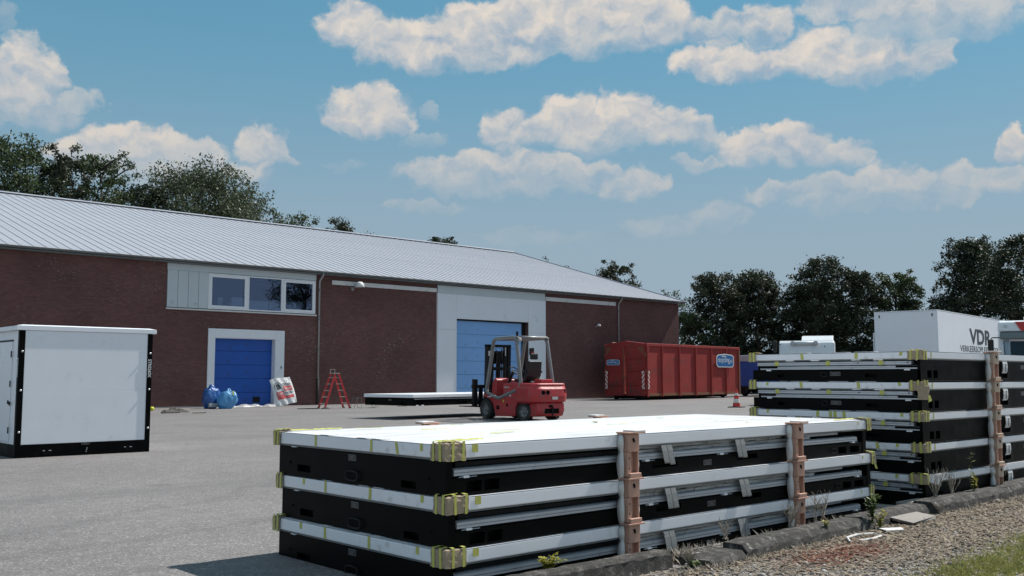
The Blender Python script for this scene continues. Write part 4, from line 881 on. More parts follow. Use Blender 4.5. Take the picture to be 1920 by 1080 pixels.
    tl = {4: ((1.26, 1), (.65, 1), (.18, 0)), 3: ((1.28, 1), (.63, 1), (.20, 0), (1.70, 0)), 2: ((1.10, 1), (.95, 1), (.90, 1), (.80, 1), (.19, 0), (1.70, 0)), 1: ((.45, 1), (.25, 0), (1.2, 1)), 0: ((.27, 0), (.9, 1))}[i]
    for u, full in tl: tape_on(t, 'x', u, zr + .004 if full else T - .038, T - .003, lean=rng.uniform(-.008, .008), off=x0 - .0008, w=.032 if full else .028)
    tape_on(t, 'y', .20, zr + .004, T - .003, off=y0 - .0008, w=.02)
    return t
tops = (.310, .6085, .907, 1.2055, 1.504)
names = ('bottom flat-packed cabin of the tall right-hand stack, torn white film at its corner', 'second flat-packed cabin from the ground in the tall right-hand stack', 'third flat-packed cabin, middle of the tall right-hand stack of five', 'fourth flat-packed cabin up in the tall stack, torn cardboard at its corner', 'topmost flat-packed cabin of the tall right-hand stack of five')
zb = .032
for i, tz in enumerate(tops):
    unit_side(names[i], (S2X, S2Y, zb), tz - zb, i, rnd)
    post('%s post segment from the ground on the tall right-hand stack' % ('lowest', 'second', 'third', 'fourth', 'topmost fifth')[i], S2X + 1.58, S2Y - .024, zb, tz - zb - .002, i == 4, 'stacking posts on the tall stack', w=.135, bm='post_pale')
    zb = tz + .0065
for k, yy in enumerate((.25, 1.55)):
    tag(box('timber_bearer', 'timber_dark', (S2X + .02, S2X + L2, S2Y + yy, S2Y + yy + .1, 0, .031)), 'dark timber bearer under the tall stack, %s one' % ('front', 'rear')[k], 'timber', 'bearers under the tall stack')

# ================================================================ ASSEMBLED CABIN
cb = thing('storage_cabin', 'assembled white storage cabin with black corner frame standing on the asphalt', 'cabin', (4.70, 16.5, 0))
CW, CD, CH = 2.12, 2.6, 2.075
box('base_frame', 'black_coat', (0, CW, 0, CD, .0, .205), cb, bevel=.006)
for (x, y) in ((0, 0), (CW - .085, 0), (0, CD - .085), (CW - .085, CD - .085)):
    p = box('corner_post', 'black_coat', (x, x + .085, y, y + .085, .206, CH - .085), cb, bevel=.005)
    if y == 0:
        for z in (.40, 1.05, 1.66): MB().lathe([(.0, -.016), (.014, -.014), (.018, -.006), (.018, .0)], 12, (x + .045, y - .001, z), 'y').build('bolt', 'bolt', p, smooth=True)
fp = MB().box(.086, CW - .086, .012, .05, .206, 1.05); fp.build('wall_panel', 'white_paint', cb)
MB().box(.086, CW - .086, .012, .05, 1.0508, CH - .085).build('wall_panel', 'white_paint', cb)
MB().box(CW - .05, CW - .012, .086, CD - .086, .206, CH - .085).build('wall_panel', 'white_paint', cb)
MB().box(.086, CW - .086, CD - .05, CD - .012, .206, CH - .085).build('wall_panel', 'white_paint', cb)
sp = MB().box(.010, .05, .086, CD - .086, .206, CH - .085); sp.build('wall_panel', 'white_paint', cb)
rf = box('roof', 'white_paint', (-.06, CW + .06, -.008, CD + .06, CH - .082, CH - .012), cb, bevel=.008)
MB().hexa([(-.06, -.008, CH - .011), (CW + .06, -.008, CH - .011), (CW + .06, CD + .06, CH - .011), (-.06, CD + .06, CH - .011), (.05, .05, CH + .008), (CW - .05, .05, CH + .008), (CW - .05, CD - .05, CH + .008), (.05, CD - .05, CH + .008)]).build('roof_top', 'white_paint', rf)
# door in the left side
dr = MB().box(-.004, .0095, .36, 1.30, .24, 1.82).build('door', 'white_paint', cb, bevel=.004)
for z in (1.62, 1.15, .42): MB().box(-.016, -.0045, .355, .385, z - .05, z + .05).build('hinge', 'black_steel', dr)
for (y, z) in ((.335, .84), (.42, .86)): MB().box(-.022, -.0045, y, y + .02, z - .03, z + .03).build('door_handle', 'black_steel', dr)
MB().box(-.006, .0098, .34, 1.32, 1.826, 1.85).build('door_head', 'black_steel', cb)
# base details
for x in (.42, 1.70):
    b = box('fork_pocket', 'dark_void', (x, x + .14, -.004, .0, .04, .11), cb); MB().box(x - .01, x + .02, -.006, -.0042, .095, .105).build('pocket_rivet', 'bolt', b); MB().box(x + .08, x + .12, -.006, -.0042, .095, .105).build('pocket_rivet', 'bolt', b)
label_plate(cb, (1.0, -.001, .165), (1, 0, 0), (0, 0, 1), .13, .036)
for z in (.05, .08, .105): MB().box(1.07 + (z - .05) * .2, 1.085 + (z - .05) * .2, -.005, -.001, z, z + .012).build('lock_stud', 'bolt', cb)
text_part('serial_lettering', 'STR0260X', .1, 'logo_white', cb, frame_mtx((CW - .072, -.0035, 1.56), (0, 0, -1), (1, 0, 0)), width=.31, height=.058, bold=.002)
text_part('serial_lettering', 'STR0260X', .1, 'logo_white', cb, frame_mtx((-.0035, .066, 1.56), (0, 0, -1), (0, -1, 0)), width=.31, height=.05, bold=.002)

# ================================================================ FORKLIFT
fk = thing('forklift', 'red counterbalance forklift with grey overhead guard carrying a flat pack', 'forklift', (20.20, 21.55, 0), 83)
HW = .60
# body: side profile swept across the width (x forward, z up)
bp_ = [(-.50, .12), (.52, .10), (.58, .30), (.66, .46), (.80, .58), (.98, .64), (1.16, .66), (1.18, .74), (1.02, .77), (.40, .62), (.15, .66), (-.45, .86), (-.60, .92), (-.60, .50), (-.52, .36)]
MB().prism(bp_, 'y', -HW, HW).build('chassis', 'red_paint', fk, bevel=.03, seg=3)
# counterweight: rounded block from stacked outlines
def outline(hw, xr, xf, k=.35):
    pts = []
    for a in np.linspace(0, math.pi / 2, 7): pts.append((xr + k * (1 - math.cos(a)) * 1.0 if False else xr + k - k * math.cos(math.pi / 2 - a) * 1.0, -(hw - k) - k * math.cos(math.pi / 2 - a) if False else -(hw - k + k * math.sin(math.pi / 2 - a)) if False else 0))
    return pts
def ring_pts(hw, xr, xf, k, z):
    q = [(xf, -hw, z)]
    for a in np.linspace(0, math.pi / 2, 6): q.append((xr + k - k * math.sin(a), -hw + k - k * math.cos(a), z))
    for a in np.linspace(math.pi / 2, 0, 6): q.append((xr + k - k * math.sin(a), hw - k + k * math.cos(a), z))
    q.append((xf, hw, z)); return q
lv = [(.60, -1.34, -.62, .26, .50), (.655, -1.50, -.62, .30, .56), (.665, -1.53, -.62, .30, .72), (.65, -1.50, -.60, .28, .92), (.63, -1.44, -.56, .24, 1.00), (.63, -1.45, -.52, .24, 1.06), (.60, -1.41, -.50, .22, 1.085)]
m = MB(); rings = [ring_pts(*l) for l in lv]; n = len(rings[0])
m.add([p for r_ in rings for p in r_], [(j * n + i, j * n + (i + 1) % n, (j + 1) * n + (i + 1) % n, (j + 1) * n + i) for j in range(len(lv) - 1) for i in range(n)] + [tuple(range(n))[::-1], tuple(range((len(lv) - 1) * n, len(lv) * n))])
cw = m.build('counterweight', 'red_paint', fk, bevel=.03, seg=4)
MB().prism([(-1.36, .14), (-1.10, .12), (-1.06, .48), (-1.42, .52), (-1.44, .30)], 'y', -.50, .50).build('rear_bumper', 'red_paint', fk, bevel=.02)
for y in (.17, .33): MB().lathe([(.0, -.012), (.045, -.012), (.062, -.02), (.066, .03)], 18, (-1.515, y, .82), 'x').build('rear_lamp', 'dark_void', cw)
for y in (-.50, -.42): MB().box(-1.50, -1.475, y, y + .035, .80, .92).build('vent_slot', 'dark_void', cw)
tp = MB().box(-1.445, -1.43, -.30, .22, .22, .36); tp.build('tow_recess', 'dark_void', fk, bevel=.01)
MB().cyl((-1.47, -.04, .16), (-1.47, -.04, .42), .025, 10).build('tow_pin', 'black_steel', fk)
MB().box(-1.452, -1.435, -.06, .06, .40, .46).build('tow_slot', 'dark_void', fk)
MB().prism([(-1.10, .12), (-.50, .12), (-.50, .50), (-1.10, .50)], 'y', -.52, .40).build('arch_liner', 'dark_void', fk)
# hood, seat, dash
MB().prism([(-.52, .86), (.16, .70), (.16, 1.06), (-.10, 1.10), (-.60, 1.10)], 'y', -.40, .56).build('battery_hood', 'red_paint', fk, bevel=.02)
text_part('hood_lettering', 'heftrent', .1, 'logo_white', fk, frame_mtx((.10, .5635, .94), (-1, 0, 0), (0, 0, 1)), width=.26, height=.06)
MB().box(-1.05, -.70, -.38, .05, 1.086, 1.20).build('filler_cover', 'red_paint', fk, bevel=.02)
MB().box(-.72, -.60, -.30, .10, 1.10, 1.15).build('hood_label', 'hazard_white', fk)
MB().prism([(.68, .64), (.98, .66), (.92, 1.10), (.80, 1.24), (.70, 1.18)], 'y', -.42, .42).build('dashboard', 'red_paint', fk, bevel=.02)
MB().prism([(.16, .66), (.66, .66), (.66, .70), (.16, .72)], 'y', -.5, .5).build('floor_plate', 'black_steel', fk)
s = thing('x', 'x', 'x') if False else None
se = MB().prism([(-.50, 1.10), (.04, 1.12), (.06, 1.22), (-.42, 1.22), (-.60, 1.72), (-.72, 1.74), (-.66, 1.30)], 'y', -.25, .25).build('seat', 'seat_black', fk, bevel=.04, seg=3)
for sy in (-1, 1): MB().tube([(-.60, sy * .30, 1.42), (-.25, sy * .30, 1.44)], .035, 8).build('armrest', 'seat_black', se)
MB().box(-.66, -.60, -.14, .14, 1.78, 1.96).build('headrest', 'seat_black', se, bevel=.03)
col = MB().tube([(.72, 0, .95), (.42, 0, 1.44)], .045, 10).build('steering_column', 'black_steel', fk)
wp = [Vector((.40, 0, 1.47)) + Vector((.62, 0, .62)).normalized() * 0 + (Vector((.78, 0, .62)) * math.cos(a) + Vector((0, 1, 0)) * math.sin(a)) * .17 for a in np.linspace(0, 2 * math.pi, 21)[:-1]]
sw = MB().tube(wp, .016, 6, closed=True).build('steering_wheel', 'black_steel', col)
for a in (0, 2.1, 4.2): MB().tube([(.40, 0, 1.47), tuple(Vector((.40, 0, 1.47)) + (Vector((.78, 0, .62)) * math.cos(a) + Vector((0, 1, 0)) * math.sin(a)) * .17)], .011, 6).build('spoke', 'black_steel', sw) if False else MB().tube([(.40, 0, 1.47), tuple(Vector((.40, 0, 1.47)) + (Vector((.78, 0, .62)) * math.cos(a) + Vector((0, 1, 0)) * math.sin(a)) * .17)], .011, 6).build('wheel_spoke', 'black_steel', col)
for k in range(3): MB().tube([(.70, -.30 - .06 * k, 1.30), (.64, -.30 - .06 * k, 1.50)], .010, 6).build('lever', 'bolt', fk)
# overhead guard: one bent loop on each side, cross bars between
def rounded(pts, rad, n=5):
    out = []; k = len(pts)
    for i in range(k):
        p = Vector(pts[i]); a = (Vector(pts[i - 1]) - p); b = (Vector(pts[(i + 1) % k]) - p)
        ra = min(rad, a.length * .45, b.length * .45); a.normalize(); b.normalize()
        for t in np.linspace(0, 1, n): out.append((p + a * ra) * (1 - t) ** 2 + p * 2 * t * (1 - t) + (p + b * ra) * t ** 2)
    return out
for sy in (-1, 1):
    y = sy * .585
    lp = rounded([(1.02, y, .80), (.62, y, 2.36), (.50, y * .96, 2.42), (-.52, y * .96, 2.43), (-.78, y, 1.05), (-.62, y, .90), (.30, y, .64), (.42, y, .64)], .16)
    MB().tube(lp, .055, 10, closed=True).build('guard_loop', 'guard_grey', fk, smooth=True)
    MB().tube(rounded([(-.50, sy * .56, 2.43), (-.62, sy * .56, 2.43), (-1.18, sy * .56, 2.40), (-1.36, sy * .57, 1.08)], .001, 2) if False else [(-.48, sy * .55, 2.43), (-.60, sy * .55, 2.40)], .045, 8).build('guard_stub', 'guard_grey', fk, smooth=True)
MB().tube([(-.52, -.56, 2.43), (-.52, .56, 2.43)], .05, 8).build('guard_crossbar', 'guard_grey', fk, smooth=True)
MB().tube([(.50, -.56, 2.41), (.50, .56, 2.41)], .045, 8).build('guard_crossbar', 'guard_grey', fk, smooth=True)
b0 = MB().box(-.02, .02, -.55, .55, -.03, .03).build('guard_slat', 'guard_grey', fk, (.34, 0, 2.415), (0, R(25), 0))
for k in range(1, 6):
    c = b0.copy(); COL.objects.link(c); c.location = (.34 - .15 * k, 0, 2.415 + .002 * k); c.parent = fk
MB().lathe([(.0, -.03), (.05, -.03), (.065, .0), (.05, .05), (.0, .06)], 14, (-.60, .50, 2.36), 'x').build('work_lamp', 'lamp_glass', fk, smooth=True)
MB().box(-.20, -.16, -.34, -.16, 1.92, 2.14).build('mirror', 'seat_black', fk, bevel=.02); MB().box(-.205, -.2005, -.32, -.24, 1.95, 2.03).build('sticker', 'hazard_red', fk)
# mast: two outer channels, inner channels, cylinders, chains, carriage, forks
mast = bpy.data.objects.new('mast', None); COL.objects.link(mast); mast.parent = fk; mast.location = (1.22, 0, .12); mast.rotation_euler = (0, R(-2), 0)
for sy in (-1, 1):
    MB().prism([(0, sy * .44), (.16, sy * .44), (.16, sy * .36), (.03, sy * .36), (.03, sy * .32), (0, sy * .32)], 'z', 0, 2.14).build('outer_channel', 'black_steel', mast)
    MB().prism([(.05, sy * .345), (.20, sy * .345), (.20, sy * .27), (.05, sy * .27)], 'z', .05, 2.10).build('inner_channel', 'black_steel', mast)
    MB().cyl((.02, sy * .24, .1), (.02, sy * .24, 1.80), .04, 12).build('lift_cylinder', 'black_steel', mast)
    MB().cyl((.02, sy * .24, 1.80), (.02, sy * .24, 2.06), .022, 10).build('lift_rod', 'bolt', mast)
    MB().box(.10, .115, sy * .16 - .02, sy * .16 + .02, .5, 2.0).build('lift_chain', 'rim', mast)
    MB().tube([(-.02, sy * .12, .4), (-.04, sy * .14, 1.2), (-.02, sy * .10, 1.9), (.06, sy * .1, 2.0)], .014, 6).build('hydraulic_hose', 'rubber', mast)
MB().box(.0, .18, -.44, .44, 2.06, 2.15).build('mast_head', 'black_steel', mast); MB().box(.02, .14, -.36, .36, .25, .40).build('mast_crossbar', 'black_steel', mast); MB().box(.0, .12, -.36, .36, 1.35, 1.45).build('mast_crossbar', 'black_steel', mast)
MB().cyl((.06, 0, .2), (.06, 0, 1.9), .075, 14).build('free_lift_cylinder', 'black_steel', mast)
MB().box(.10, .13, -.26, .26, 1.55, 1.95).build('mast_guard_plate', 'black_steel', mast)
MB().box(-.012, -.001, .34, .42, 1.80, 1.95).build('mast_decal', 'hazard_white', mast)
cg = bpy.data.objects.new('carriage', None); COL.objects.link(cg); cg.parent = fk; cg.location = (1.47, 0, .30)
for z in (.12, .62): MB().box(0, .09, -.78, .78, z, z + .11).build('carriage_bar', 'black_steel', cg, bevel=.008)
for y in (-.76, .62): MB().box(-.04, .085, y, y + .14, .05, .90).build('side_arm', 'black_steel', cg, bevel=.01)
for y in (-.48, .34):
    MB().prism([(.092, .72), (.092, .03), (1.25, .03), (1.30, .045), (1.25, .055), (.15, .075), (.14, .72)], 'y', y, y + .14).build('fork', 'black_steel', cg, bevel=.005)
MB().tube([(.98, .30, .80), (1.16, .26, 1.10), (1.20, .20, 1.75), (1.24, .12, 2.05)], .018, 6).build('hydraulic_hose', 'rubber', fk)
MB().tube([(.98, -.24, .80), (1.14, -.22, 1.20), (1.18, -.20, 1.90)], .018, 6).build('hydraulic_hose', 'rubber', fk)
MB().tube([(.66, -.1, .70), (.80, -.12, 1.3)], .03, 8).build('tilt_cylinder', 'black_steel', fk)
for k, (x, z, w_, h_) in enumerate(((-.30, .70, .10, .06), (.05, .52, .07, .07))): MB().box(x, x + w_, .6005, .602, z, z + h_).build('warning_decal', 'yellow_plastic' if k else 'hazard_white', fk)
MB().box(-1.5395, -1.5335, -.18, .02, .62, .70).build('rear_plate', 'hazard_white', cw)
MB().tube([(-.50, .52, 2.48), (-.50, .52, 2.60)], .035, 10).build('beacon_stub', 'black_steel', fk)
# wheels
def wheel(nm, x, y, r, w, steer=0.):
    e = bpy.data.objects.new(nm, None); COL.objects.link(e); e.parent = fk; e.location = (x, y, r); e.rotation_euler = (0, 0, R(steer))
    k = .62 * r
    ty = MB().lathe([(k, -w / 2), (r * .93, -w / 2), (r, -w * .36), (r, w * .36), (r * .93, w / 2), (k, w / 2), (k, -w / 2)], 36, (0, 0, 0), 'y').build('tyre', 'rubber', e)
    lug = MB()
    for i in range(22):
        a = 2 * math.pi * i / 22
        for sd in (-1, 1):
            b_ = a + sd * .05
            ca, sa = math.cos(b_), math.sin(b_); da = .085
            q = []
            for rr_ in (r * .985, r * 1.03):
                for (t_, yy) in ((-da / 2, sd * .02), (da / 2, sd * .02), (da / 2, sd * w * .5), (-da / 2, sd * w * .5)):
                    q.append((rr_ * math.cos(b_ + t_), yy, rr_ * math.sin(b_ + t_)))
            lug.hexa(q)
    lug.build('tread', 'rubber', ty)
    rm_ = MB().lathe([(k * 1.0, w * .46), (k * .92, w * .46), (k * .86, w * .30), (k * .55, w * .22), (k * .42, w * .34), (k * .25, w * .36), (.0, w * .36)], 24, (0, 0, 0), 'y', True).build('rim', 'rim', e, smooth=False)
    for i in range(6):
        a = 2 * math.pi * i / 6; MB().cyl((k * .68 * math.cos(a), w * .22, k * .68 * math.sin(a)), (k * .68 * math.cos(a), w * .32, k * .68 * math.sin(a)), k * .07, 6).build('wheel_nut', 'bolt', rm_)
wheel('front_wheel', .95, .55, .30, .24); wheel('front_wheel', .95, -.55, .30, .24); wheel('rear_wheel', -.86, .48, .265, .20, 14); wheel('rear_wheel', -.86, -.50, .265, .20, 14)
MB().cyl((-.86, -.4, .265), (-.86, .4, .265), .06, 10).build('steer_axle', 'black_steel', fk)
MB().tube([(.62, .60, .70), (.72, .74, .66)], .02, 6).build('step_bracket', 'bolt', fk); MB().box(.30, .44, .602, .606, .30, .42).build('body_vent', 'dark_void', fk); MB().lathe([(.045, 0), (.045, .006), (0, .006)], 14, (-.10, .601, .44), 'y').build('body_cap', 'dark_void', fk)

# the flat pack on the forks
pk = thing('flat_packed_cabin', 'single white and black flat-packed cabin raised on the forks of the forklift', 'flat pack', (17.70, 23.62, .405), 8)
PL, PW, PH = 5.4, 2.1, .34
box('roof_edge', 'white_band', (-.03, PL + .03, -.03, PW + .03, PH - .10, PH), pk, bevel=.01)
MB().holed((0, PW, 0), (0, -1, 0), (0, 0, 1), (-1, 0, 0), PW, PH - .103, [(.3, .46, .03, .10), (1.6, 1.76, .03, .10)], .05).build('end_plate', 'black_coat', pk)
MB().holed((0, 0, 0), (1, 0, 0), (0, 0, 1), (0, -1, 0), PL, PH - .17, [(.14, .26, .02, .10), (.30, .42, .02, .10), (1.9, 2.4, .02, .10), (3.2, 3.7, .02, .10)], .05).build('side_beam', 'black_coat', pk)
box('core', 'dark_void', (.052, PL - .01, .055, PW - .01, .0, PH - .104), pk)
box('wall_rail', 'alu', (.08, PL - .1, .004, .05, PH - .155, PH - .125), pk)
label_plate(pk, (-.002, 1.05, .14), (0, -1, 0), (0, 0, 1), .13, .05)
for x in (.13, .36): box('hinge_clip', 'white_band', (x, x + .10, -.012, -.002, .0, .025), pk)

# ================================================================ RED ROLL-OFF CONTAINER
rc_ = thing('roll_off_container', 'large red open-top roll-off container with ribbed sides by the brick wall', 'container', (42.40, 35.07, 0), 6)
CL, CWd, CHt = 10.55, 2.83, 3.16
z0 = .28
MB().box(.02, CL - .02, .0, .06, z0, CHt - .16).build('side_panel', 'container_red', rc_); MB().box(.02, CL - .02, CWd - .06, CWd, z0, CHt - .16).build('side_panel', 'container_red', rc_)
MB().box(.02, CL - .02, .061, CWd - .061, z0, z0 + .08).build('floor_plate', 'rust', rc_)
MB().box(CL - .08, CL - .02, .061, CWd - .061, z0 + .081, CHt - .16).build('front_panel', 'container_red', rc_)
for y in (-.06, CWd - .10): MB().box(-.04, CL + .02, y, y + .16, CHt - .16, CHt + .0).build('top_rail', 'container_red', rc_, bevel=.02)
MB().box(CL - .12, CL + .04, .102, CWd - .102, CHt - .16, CHt).build('top_rail', 'container_red', rc_)
r0 = MB().prism([(-.05, 0), (-.035, -.085), (.035, -.085), (.05, 0)], 'z', z0 - .10, CHt - .162).build('side_rib', 'container_red', rc_, (1.55, -.001, 0))
for k in range(1, 5):
    c = r0.copy(); COL.objects.link(c); c.parent = rc_; c.location = (1.55 + k * 1.82, -.001, 0)
for x in (0, CL - .14): MB().box(x, x + .14, -.075, -.0015, z0 - .10, CHt - .162).build('corner_rib', 'rust' if x else 'container_red', rc_, bevel=.01)
MB().box(.15, CL - .15, -.03, -.0015, z0 - .06, z0 + .10).build('bottom_rail', 'rust', rc_)
for y in (.75, 1.85): MB().box(.2, CL - .3, y, y + .2, .06, z0 - .001).build('skid_beam', 'black_steel', rc_)
for x in (.35, CL - 1.2):
    for y in (.45, 2.2): MB().cyl((x, y, .13), (x, y + .18, .13), .13, 14).build('roller', 'black_steel', rc_)
# rear doors
for k, (a, b) in enumerate(((.06, 1.36), (1.47, CWd - .06))):
    d = MB().box(-.05, .018, a, b, z0 - .05, CHt - .20).build('rear_door', 'container_red', rc_, bevel=.008)
    for z in (z0 + .55, 1.62, 2.32): MB().box(-.11, -.0505, a + .02, b - .02, z, z + .09).build('door_rib', 'container_red', d)
    for yv in (a + .02, b - .10): MB().box(-.10, -.0505, yv, yv + .08, z0 - .04, CHt - .22).build('door_stile', 'container_red', d)
    for sgn, yv in (((1, a),) if k == 0 else ((-1, b),)):
        MB().prism([(yv, CHt - .20), (yv + sgn * .5, CHt - .20), (yv, CHt - .75)][::sgn], 'x', -.08, -.052).build('corner_gusset', 'rust', d)
    for z in (.6, 1.5, 2.4): MB().cyl((-.03, a - .03 if k == 0 else b + .03, z), (-.03, a - .03 if k == 0 else b + .03, z + .22), .045, 8).build('hinge', 'rust', d)
MB().cyl((-.14, 1.42, .3), (-.14, 1.42, CHt - .2), .035, 8).build('locking_bar', 'rust', rc_); MB().box(-.16, -.06, 1.30, 1.54, 1.2, 1.3).build('locking_handle', 'rust', rc_)
MB().prism([(-.02, CHt - .20), (CWd + .02, CHt - .20), (CWd * .98, CHt - .02), (CWd * .5, CHt + .16), (CWd * .02, CHt - .02)], 'x', -.02, .30).build('rear_header', 'container_red', rc_)
# rolled sheet cover peeking over the rim
MB().tube([(.4, CWd - .2, CHt + .02), (2.5, CWd - .15, CHt + .06), (6, CWd - .2, CHt + .02)], .10, 8).build('cover_roll', 'rust', rc_)
# hazard plates: white plate with red diagonal bars
def hazard(o, u, v, lean):
    hb = MB().box(0, .17, 0, .98, .0, .004).build('hazard_plate', 'hazard_white', rc_); hb.matrix_local = frame_mtx(o, u, v)
    for k in range(4):
        z = .02 + .25 * k; d_ = .11 * lean
        q = [(.0, max(0, z - d_)), (.17, max(0, z + d_)), (.17, min(.98, z + d_ + .12)), (0, min(.98, z - d_ + .12))]
        MB().prism(q, 'z', .0041, .0065).build('hazard_bar', 'hazard_red', hb)
hazard((-.112, CWd - .09, .62), (0, -1, 0), (0, 0, 1), -1); hazard((-.112, .24, .62), (0, -1, 0), (0, 0, 1), 1); hazard((.02, -.0775, .62), (1, 0, 0), (0, 0, 1), -1)
def logo(o, u, v, w, h):
    mt = frame_mtx(o, u, v); k = .12 * h * 2
    def pill(ww, hh): return [(k, 0), (ww - k, 0), (ww, hh * .18), (ww, hh * .82), (ww - k, hh), (ww * .5, hh * 1.08), (k, hh), (0, hh * .82), (0, hh * .18)]
    a = MB().prism(pill(w, h), 'z', 0, .006).build('logo_plate', 'logo_white', rc_); a.matrix_local = mt
    b = MB().prism([(x * .94 + w * .03, y * .86 + h * .07) for x, y in pill(w, h)], 'z', .0062, .009).build('logo_field', 'logo_blue', a)
    text_part('logo_text', 'recycling', .3, 'logo_white', a, Matrix.Translation((w * .07, h * .26, .0092)), width=w * .68, height=h * .56, bold=.0)
    text_part('logo_text', '.nl', .3, 'clad_grey', a, Matrix.Translation((w * .75, h * .34, .0092)), width=w * .16, height=h * .36, bold=.002)
    MB().prism([(w * .30, h * .82), (w * .55, h * .82), (w * .55, h * .92), (w * .30, h * .92)], 'z', .0092, .011).build('logo_line', 'clad_grey', a)
logo((7.55, -.0895, 1.88), (1, 0, 0), (0, 0, 1), 2.15, .78); logo((-.113, CWd - .20, 1.95), (0, -1, 0), (0, 0, 1), .90, .30)

# ================================================================ CONE
cn = thing('traffic_cone', 'red and white striped traffic cone in front of the red container', 'cone', (34.97, 24.08, 0), 20)
box('cone_foot', 'rubber', (-.30, .30, -.30, .30, 0, .035), cn, bevel=.01)
cr_ = lambda z: .165 - .125 * (z - .035) / .72
for k, (a, b, m_) in enumerate(((.035, .20, 'cone_red'), (.20, .36, 'hazard_white'), (.36, .50, 'cone_red'), (.50, .60, 'hazard_white'), (.60, .75, 'cone_red'))):
    MB().lathe([(cr_(a), a), (cr_(b), b)], 24, (0, 0, 0)).build('cone_band', m_, cn, smooth=False)

# ================================================================ LADDER AND RUBBISH BY THE SMALL DOOR
ld = thing('step_ladder', 'red step ladder standing open against the brick wall', 'ladder', (21.88, 34.52, 0), -6)
def rail(p0, p1, nm, parent, w=.075, d=.03):
    p0, p1 = Vector(p0), Vector(p1); t = (p1 - p0).normalized(); a = Vector((0, 1, 0)).cross(t).normalized(); y = Vector((0, 1, 0))
    q = [p + a * (w / 2 * s1) + y * (d / 2 * s2) for p in (p0, p1) for s1, s2 in ((-1, -1), (1, -1), (1, 1), (-1, 1))]
    return MB().hexa(q).build(nm, 'red_ladder', parent)
Hh = 1.42
for sd, x0_, nm in ((-1, -.56, 'a'), (1, .56, 'b')):
    for y0_, y1_ in ((-.29, -.20), (.29, .20)):
        rail((x0_, y0_, 0), (sd * .08, y1_, Hh - .02), 'ladder_rail', ld)
    for k in range(5):
        f_ = (k + .75) / 5.4; x = x0_ + (sd * .08 - x0_) * f_; z = f_ * Hh; yw = .29 - .09 * f_
        MB().box(x - .05, x + .05, -yw + .016, yw - .016, z - .015, z + .015).build('ladder_tread', 'rung', ld)
MB().box(-.13, .13, -.22, .22, Hh - .015, Hh + .02).build('top_step', 'rung', ld)
MB().tube([(-.10, -.20, Hh), (-.10, -.20, Hh + .16), (-.10, .20, Hh + .16), (-.10, .20, Hh)], .010, 6).build('hand_bar', 'rung', ld)
for x in (-.57, .57):
    for y in (-.29, .29): MB().box(x - .045, x + .045, y - .03, y + .03, 0, .04).build('rubber_foot', 'rubber', ld)

def bag(name, label, loc, rx, ry, h, m, seed, lean=0., group=None):
    rg = np.random.default_rng(seed); n, k = 40, 22; vs_ = []; ph = rg.uniform(0, 6.28, 10)
    for j in range(k + 1):
        u = j / k; z = h * u
        pr = (math.sin(math.pi * (u * .80 + .14)) ** .6) if u < .84 else .36 * (1 - (u - .84) / .16 * .55) + .05 * math.sin(ph[0])
        for i in range(n):
            a = 2 * math.pi * i / n
            d = 1 + .10 * math.sin(3 * a + ph[1] + 2 * u) + .07 * math.sin(5 * a + ph[2] - 5 * u) + .045 * math.sin(9 * a + ph[3] + 9 * u) + .03 * math.sin(14 * a + ph[4] - 14 * u) + .05 * math.sin(7 * u + ph[5] + 2 * a)
            vs_.append((rx * pr * d * math.cos(a) + lean * u * h, ry * pr * d * math.sin(a), z + .03 * h * math.sin(4 * a + ph[6]) * (u if u > .8 else u * .5)))
    f_ = [(j * n + i, j * n + (i + 1) % n, (j + 1) * n + (i + 1) % n, (j + 1) * n + i) for j in range(k) for i in range(n)] + [tuple(range(n))[::-1], tuple(range(k * n, (k + 1) * n))]
    e = thing(name, label, 'bag', loc, 0, group); MB().add(vs_, f_).build('bag_body', m, e, smooth=True)
    return e
t = bag('rubbish_bag', 'dark blue plastic rubbish bag slumped against the door jamb', (17.95, 37.55, 0), .34, .34, .95, 'bag_blue_dark', 3, .05, 'blue rubbish bags'); MB().box(-.30, .28, -.5, -.38, .0, .16).build('crumpled_sheet', 'plastic_sheet', t, rot=(R(-8), 0, R(6)))
t = bag('rubbish_bag', 'pale blue knotted plastic rubbish bag in front of the small door', (18.33, 37.0, 0), .38, .38, .80, 'bag_blue', 9, .18, 'blue rubbish bags'); MB().add([(.10, -.43, .55), (.15, -.43, .55), (.17, -.40, .72), (.12, -.40, .72)], [(0, 1, 2, 3)]).build('bag_tie', 'yellow_plastic', t, solid=.004)
# white printed sack leaning at the right jamb
sk = thing('printed_sack', 'white plastic sack printed with black a and red blocks leaning on the door frame', 'sack', (21.48, 37.75, 0), -4)
n, k = 24, 26; vs_ = []; fs = []
for s_ in (-1, 1):
    for j in range(k + 1):
        for i in range(n + 1):
            u, v = i / n, j / k; x = -.50 + 1.0 * u; z = 1.14 * v
            bul = .055 * (math.sin(math.pi * u) * math.sin(math.pi * (v * .92 + .04))) ** .5 + .012 * math.sin(17 * u + 9 * v) * math.sin(math.pi * u)
            fold = .05 * max(0, .25 - v) * math.sin(22 * u + 5 * v)
            vs_.append((x * (1 - .06 * v) + .04 * math.sin(3 * v), s_ * bul + fold + .30 * v, z + .03 * math.sin(5 * u) * v))
a_ = (k + 1) * (n + 1)
for s_ in (0, 1):
    for j in range(k):
        for i in range(n): q = s_ * a_ + j * (n + 1) + i; fs.append((q, q + 1, q + n + 2, q + n + 1))
so = MB().add(vs_, fs).build('sack_body', 'sack_white', sk, smooth=True); so.rotation_euler = (0, R(-11), 0); so.location = (.05, 0, .10)
